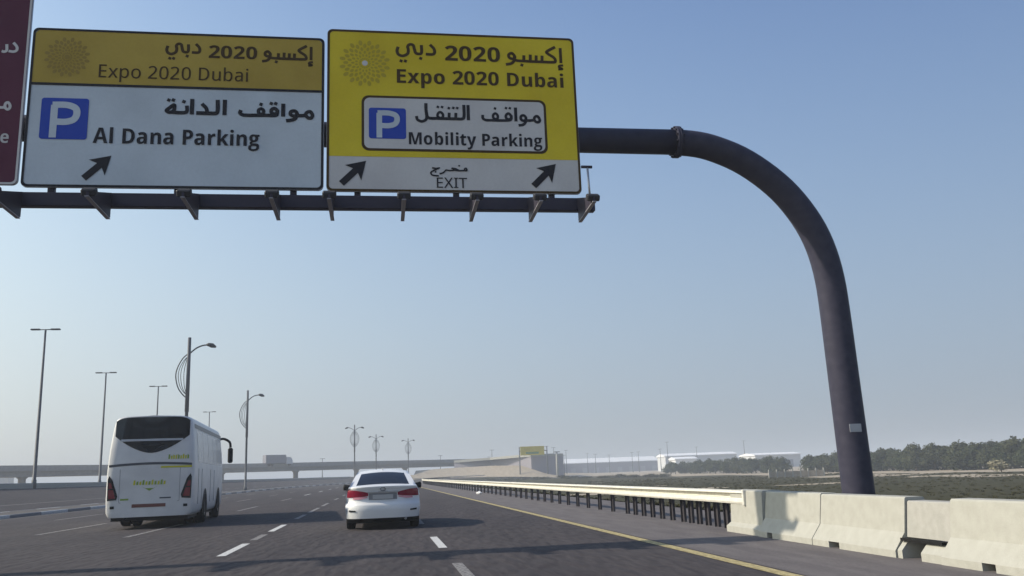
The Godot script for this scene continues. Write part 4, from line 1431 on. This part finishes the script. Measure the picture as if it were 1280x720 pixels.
# ------------------------------------------------------------------ far things
func build_far_things() -> void:
	# lorry on the flyover
	var t := thing("lorry", "grey box lorry driving on the flyover right of the coach", "lorry", Vector3(-35.0, 6.502, -313.5), 0.61)
	var bx := begin()
	box(bx, Vector3(-1.2, 2.3, 0), Vector3(7.6, 2.9, 2.5), Basis.IDENTITY, 0.06)
	put("cargo_box", done(bx), mat("lorry_grey", lin(0.22, 0.22, 0.25), 0.6), t)
	var cabp := begin()
	prism(cabp, PackedVector2Array([Vector2(2.75, 0.6), Vector2(5.2, 0.6), Vector2(5.2, 1.7), Vector2(4.5, 2.9), Vector2(2.75, 3.0)]), func(p: Vector2, q: float) -> Vector3: return Vector3(p.x, p.y, q), -1.2, 1.2)
	put("cab", done(cabp), mat("lorry_white", lin(0.6, 0.6, 0.6), 0.5), t)
	for x in [-3.8, -2.6, 4.0]:
		for z in [-1.05, 1.05]:
			var wst := begin(true)
			tube(wst, [Vector3(x, 0.5, z - 0.14), Vector3(x, 0.5, z + 0.14)], [0.5], 16)
			put("wheel", done(wst), mats["hole_dark"], t)
	var ch := begin()
	box(ch, Vector3(0.4, 0.72, 0), Vector3(9.0, 0.22, 0.9))
	put("chassis", done(ch), mats["hole_dark"], t)
	# yellow overhead sign on the far ramp
	var s := thing("far_sign", "small yellow overhead road sign in the haze above the far ramp", "road sign", Vector3(57.3, 0, -329))
	for x in [-5.0, 5.6]:
		var p := begin(true)
		tube(p, [Vector3(x, -1.6, -0.3), Vector3(x, 10.6, -0.3)], [0.25, 0.2], 10)
		put("post", done(p), mats["lamp_grey"], s)
	var cb := begin()
	box(cb, Vector3(0.3, 9.0, -0.3), Vector3(11.0, 0.35, 0.35))
	put("cross_beam", done(cb), mats["lamp_grey"], s)
	var pn := begin()
	box(pn, Vector3(-0.1, 9.1, 0.0), Vector3(9.2, 3.3, 0.12), Basis.IDENTITY, 0.02)
	put("panel", done(pn), mats["sign_yellow"], s)
	var pg := begin()
	box(pg, Vector3(-0.1, 8.3, 0.075), Vector3(5.0, 0.7, 0.02))
	put("green_patch", done(pg), mat("far_green", lin(0.08, 0.22, 0.07), 0.6), s)
	# white mast right of that sign
	var m := thing("white_mast", "white post standing in front of the dark ramp end wall", "post", Vector3(66.3, -1.6, -327.5))
	var ms := begin(true)
	tube(ms, [Vector3(0, 0, 0), Vector3(0, 6.5, 0), Vector3(0, 9.9, 0)], [0.6, 0.45, 0.3], 12)
	put("shaft", done(ms), mats["concrete"], m)
	var mh := begin()
	box(mh, Vector3(0, 9.9, 0), Vector3(2.4, 0.3, 0.6), Basis.IDENTITY, 0.05)
	put("head", done(mh), mats["lamp_grey"], m)
	# thin distant lamp posts: pixel column in the photograph gave each its direction
	var far := [
		[28.5, 420, 10.5, "left of the far yellow sign"], [52.0, 410, 12.0, "just left of the yellow sign panel"], [82.0, 430, 13.5, "right of the yellow sign"], [87.5, 440, 13.0, "behind the white post"],
		[99.0, 470, 9.5, "left over the warehouse roof"], [124.0, 500, 10.0, "over the middle of the warehouse roof"], [152.0, 520, 10.5, "over the warehouse's right end"], [159.0, 530, 11.0, "beside the warehouse's right end"],
		[-86.0, 330, 9.0, "left end of the flyover"], [-66.0, 345, 10.0, "beyond the flyover, left of the lorry"], [-24.0, 380, 10.0, "beyond the flyover, right of the lorry"]]
	var mr := RandomNumberGenerator.new()
	mr.seed = 12
	var more := ["between the white car and the yellow sign", "in the cluster left of the yellow sign", "in the cluster over the ramp parapet", "just right of the white post", "over the left third of the warehouse roof", "over the right third of the warehouse roof", "between the warehouse and the small white building", "over the small white building", "over the left group of trees", "above the shed left of the gantry leg"]
	for k in more.size():
		var zz := 470.0 + mr.randf() * 120.0
		far.append([([0.085, 0.122, 0.15, 0.215, 0.238, 0.262, 0.325, 0.338, 0.372, 0.43][k] + mr.randf_range(-0.003, 0.003)) * zz, zz, mr.randf_range(10.0, 15.5), more[k]])
	for f in far:
		var l := thing("distant_lamp_post", "thin hazy distant lamp post " + f[3], "lamp post", Vector3(f[0], -1.5, -f[1]), 0.0, "thin lamp posts on the horizon")
		var st := begin(true)
		tube(st, [Vector3(0, 0, 0), Vector3(0, f[2] + 1.5, 0)], [0.24, 0.12], 8)
		put("pole", done(st), mats["lamp_grey"], l)
		var a := begin()
		box(a, Vector3(0, f[2] + 1.45, 0), Vector3(2.2, 0.16, 0.3))
		put("arm", done(a), mats["lamp_grey"], l)
	# buildings
	warehouse("long white-roofed warehouse on the horizon right of the ramp", Vector3(184, -1.6, -700), 88.0, 40.0, 8.0, 3.6, lin(0.17, 0.155, 0.20))
	warehouse("small white building in front of the dark left trees", Vector3(179, -1.6, -500), 13.0, 12.0, 6.6, 1.2, lin(0.72, 0.72, 0.72))
	warehouse("white flat hall behind the gap between the two tree groups", Vector3(213, -1.6, -450), 26.0, 20.0, 6.8, 1.0, lin(0.55, 0.56, 0.57))
	warehouse("pale low shed showing over the trees left of the gantry leg", Vector3(196, -1.6, -520), 46.0, 16.0, 8.8, 1.4, lin(0.55, 0.56, 0.57))
	# faint towers at far left
	var tw := thing("far_tower", "faint hazy building at the far left horizon", "building", Vector3(-260, 0, -640))
	for q in [[0, 0, 8, 22], [9.5, 1, 10, 15]]:
		var b := begin()
		box(b, Vector3(q[0], q[3] * 0.5, q[1]), Vector3(q[2], q[3], 10))
		put("block", done(b), mats["bridge_concrete"], tw)
	# fence in the field beside the gantry leg
	var fe := thing("field_fence", "pale post and panel fence in the field left of the gantry leg", "fence", Vector3(74, -1.6, -150))
	for i in 8:
		var p := begin()
		box(p, Vector3(i * 1.5 - 5.0, 0.8, 0), Vector3(0.2, 1.7, 0.2), Basis.IDENTITY, 0.02)
		put("post", done(p), mats["grey_concrete"], fe)
		if i < 7:
			var r := begin()
			box(r, Vector3(i * 1.5 - 4.25, 0.75, 0), Vector3(1.28, 1.0, 0.08))
			put("panel", done(r), mats["sand"], fe)
	# crumpled white bag on the shoulder by the guardrail
	var bag := thing("litter_bag", "small crumpled white bag lying by the distant guardrail", "litter", Vector3(6.2, 0.0, -56))
	var bs := begin(false)
	var rr := RandomNumberGenerator.new()
	rr.seed = 5
	var rings := []
	for j in 5:
		var ring := []
		for i in 9:
			var rad: float = [0.18, 0.27, 0.26, 0.17, 0.05][j] * rr.randf_range(0.75, 1.2)
			ring.append(Vector3(cos(TAU * i / 9.0) * rad, j * 0.07 * rr.randf_range(0.9, 1.1), sin(TAU * i / 9.0) * rad))
		rings.append(ring)
	skin_rings(bs, rings, true, true)
	bag.scale = Vector3(0.7, 0.6, 0.7)
	put("bag", done(bs), mat("bag_white", lin(0.75, 0.75, 0.75), 0.6), bag)

func warehouse(label: String, at: Vector3, w: float, d: float, h: float, rise: float, wall: Color) -> void:
	var b := thing("warehouse", label, "building", at)
	var st := begin()
	box(st, Vector3(0, h * 0.5, -d * 0.5), Vector3(w, h, d))
	put("wall", done(st), mat("warehouse_wall_%d" % int(w), wall, 0.8), b)
	var r := begin()
	var o := 0.6
	prism(r, PackedVector2Array([Vector2(o, h), Vector2(o, h + 0.5), Vector2(-d * 0.5, h + 0.5 + rise), Vector2(-d - o, h + 0.5), Vector2(-d - o, h)]), func(p: Vector2, t: float) -> Vector3: return Vector3(t, p.y, p.x), -w * 0.5 - o, w * 0.5 + o)
	put("roof", done(r), mat("warehouse_roof", lin(0.8, 0.8, 0.8), 0.5), b)
	var n := int(w / 9.0)
	for i in n:
		var q := begin()
		box(q, Vector3(-w * 0.5 + (i + 0.5) * w / n, 2.2, 0.03), Vector3(4.0, 4.2, 0.1))
		put("door", done(q), mat("warehouse_door", lin(0.25, 0.25, 0.28), 0.7), b)

# ------------------------------------------------------------------ trees and field plants
func leaf_crown(sd: int, w: float, h: float, base: float, leaves: int) -> ArrayMesh:
	var r := RandomNumberGenerator.new()
	r.seed = sd
	var lobes := []
	for i in 11:
		var a := r.randf() * TAU
		var q := sqrt(r.randf()) * w * 0.34
		lobes.append([Vector3(cos(a) * q, base + h * r.randf_range(0.22, 0.78), sin(a) * q), r.randf_range(0.16, 0.27) * w])
	lobes.append([Vector3(0, base + h * 0.5, 0), w * 0.32])
	lobes.append([Vector3(r.randf_range(-0.3, 0.3), base + h * 0.82, 0), w * 0.17])
	var st := begin(false)
	for i in leaves:
		var l: Array = lobes[r.randi() % lobes.size()]
		var dir := Vector3(r.randfn(), r.randfn(), r.randfn()).normalized()
		var p: Vector3 = l[0] + dir * float(l[1]) * pow(r.randf(), 0.35)
		p.y = maxf(p.y, base * 0.6)
		var s := r.randf_range(0.14, 0.30)
		var u := Vector3(r.randfn(), r.randfn(), r.randfn()).normalized()
		var v := u.cross(dir + Vector3(0.01, 0.02, 0)).normalized()
		tri(st, p - u * s, p + v * s * 0.7, p + u * s)
		tri(st, p - u * s, p + u * s, p - v * s * 0.7)
	return done(st)

func build_trees() -> void:
	var greens := [mat("foliage_dark", lin(0.030, 0.038, 0.018), 0.8), mat("foliage_mid", lin(0.036, 0.045, 0.021), 0.8), mat("foliage_olive", lin(0.043, 0.048, 0.023), 0.8)]
	for g in greens:
		g.backlight_enabled = true
		g.backlight = lin(0.03, 0.04, 0.012)
	var crowns := []
	var trunks := []
	for k in 5:
		crowns.append(leaf_crown(100 + k, 5.6 + 0.5 * k, 4.3 + 0.35 * ((k * 2) % 5), 0.05, 2600))
		var st := begin(true)
		tube(st, [Vector3(0, -0.3, 0), Vector3(0.05, 1.0, 0), Vector3(0.0, 2.4, 0.05)], [0.17, 0.13, 0.07], 8)
		for b in 4:
			var a := TAU * b / 4.0 + k
			tube(st, [Vector3(0.03, 1.0 + b * 0.2, 0), Vector3(cos(a) * 0.6, 1.9 + b * 0.2, sin(a) * 0.6), Vector3(cos(a) * 1.2, 2.5 + b * 0.25, sin(a) * 1.2)], [0.08, 0.05, 0.02], 6)
		trunks.append(done(st))
	var r := RandomNumberGenerator.new()
	r.seed = 77
	var i := 0
	# front row seen from the road runs beside the sand track; nearest trees stand at the right
	var ratio := 0.815
	while ratio > 0.335:
		var gap := ratio < 0.512 and ratio > 0.483
		if not gap:
			for row in 2:
				var x := 107.0 + row * 7.0 + r.randf_range(-2.5, 2.5)
				var z := x / (ratio + r.randf_range(-0.004, 0.004))
				var tall := 0.88 if ratio > 0.6 else 0.80
				var place := "right of gantry leg"
				if ratio < 0.483:
					place = "left of gantry leg"
				elif ratio < 0.60:
					place = "around gantry leg"
				var t := thing("tree", "dark green tree in %s row of grove %s" % ["front" if row == 0 else "back", place], "tree", Vector3(x, land(x, -z), -z), r.randf() * TAU, "trees %s, %s row" % [place, "front" if row == 0 else "back"])
				var sc := tall * r.randf_range(0.92, 1.10)
				t.scale = Vector3(sc * 1.1, sc, sc * 1.1)
				put("trunk", trunks[i % 5], mats["bark"], t)
				put("crown", crowns[(i * 3 + row) % 5], greens[r.randi() % 3], t)
				i += 1
		ratio -= 0.0115 if ratio > 0.6 else 0.010
	# pale dry bush on the sand
	var bx := 92.0
	var bz := -120.0
	var b := thing("dry_bush", "pale dry sandy bush on the track right of the gantry leg", "bush", Vector3(bx, land(bx, bz), bz))
	b.scale = Vector3(0.85, 0.45, 0.85)
	put("foliage", leaf_crown(300, 4.4, 4.0, 0.3, 1300), mat("foliage_dry", lin(0.26, 0.235, 0.15), 0.9), b)
	var stm := begin(true)
	tube(stm, [Vector3(0, -0.2, 0), Vector3(0.1, 1.6, 0)], [0.1, 0.04], 6)
	put("stem", done(stm), mats["bark"], b)

func build_field_plants() -> void:
	var green := mat("foliage_shrub", lin(0.05, 0.052, 0.028), 0.85)
	var sr := RandomNumberGenerator.new()
	sr.seed = 31
	var shapes := [leaf_crown(501, 5.0, 2.2, 0.0, 700), leaf_crown(502, 6.0, 1.8, 0.0, 700)]
	for i in 14:
		var zz := 302.0 - i * 4.5 + sr.randf_range(-3, 3)
		var x := 30.0 + i * 3.4 + sr.randf_range(-1, 1) + 6.0
		var b := thing("roadside_shrub", "low dark shrub in the row below the far sandy ramp bank", "shrub", Vector3(x, land(x, -zz), -zz), sr.randf() * TAU, "low shrubs below the far ramp")
		b.scale = Vector3(1.1, sr.randf_range(0.25, 0.5), 1.1)
		put("foliage", shapes[i % 2], green, b)
		var stem := begin(true)
		tube(stem, [Vector3(0, -0.3, 0), Vector3(0.05, 0.9, 0)], [0.08, 0.03], 6)
		put("stem", done(stem), mats["bark"], b)
	var st := begin(false)
	var r := RandomNumberGenerator.new()
	r.seed = 9
	for k in 26:
		var a := r.randf() * TAU
		var q := Vector3(cos(a), 0, sin(a)) * r.randf_range(0.02, 0.16)
		var tip := q * r.randf_range(1.2, 2.6) + Vector3(0, r.randf_range(0.05, 0.15), 0)
		var sd := Vector3(-sin(a), 0, cos(a)) * 0.03
		tri(st, q - sd, q + sd, tip)
	var tuft := done(st)
	var n := 8000
	var mm := MultiMesh.new()
	mm.transform_format = MultiMesh.TRANSFORM_3D
	mm.mesh = tuft
	mm.instance_count = n
	for i in n:
		var z := 6.0 + 200.0 * pow(r.randf(), 1.3)
		var b := bend(z)
		var x := 10.4 + b + (80.0 - minf(b, 40.0)) * pow(r.randf(), 1.15)
		var s := r.randf_range(0.6, 1.5)
		mm.set_instance_transform(i, Transform3D(Basis(Vector3.UP, r.randf() * TAU).scaled(Vector3(s, s * r.randf_range(0.6, 1.2), s)), Vector3(x, land(x, -z) + 0.03, -z)))
	var o := MultiMeshInstance3D.new()
	o.name = "scrub_grass"
	o.multimesh = mm
	o.material_override = mat("scrub_blade", lin(0.05, 0.045, 0.013), 0.9)
	o.set_meta("kind", "stuff")
	o.set_meta("label", "dry olive scrub grass covering the field")
	o.set_meta("category", "grass")
	add_child(o)
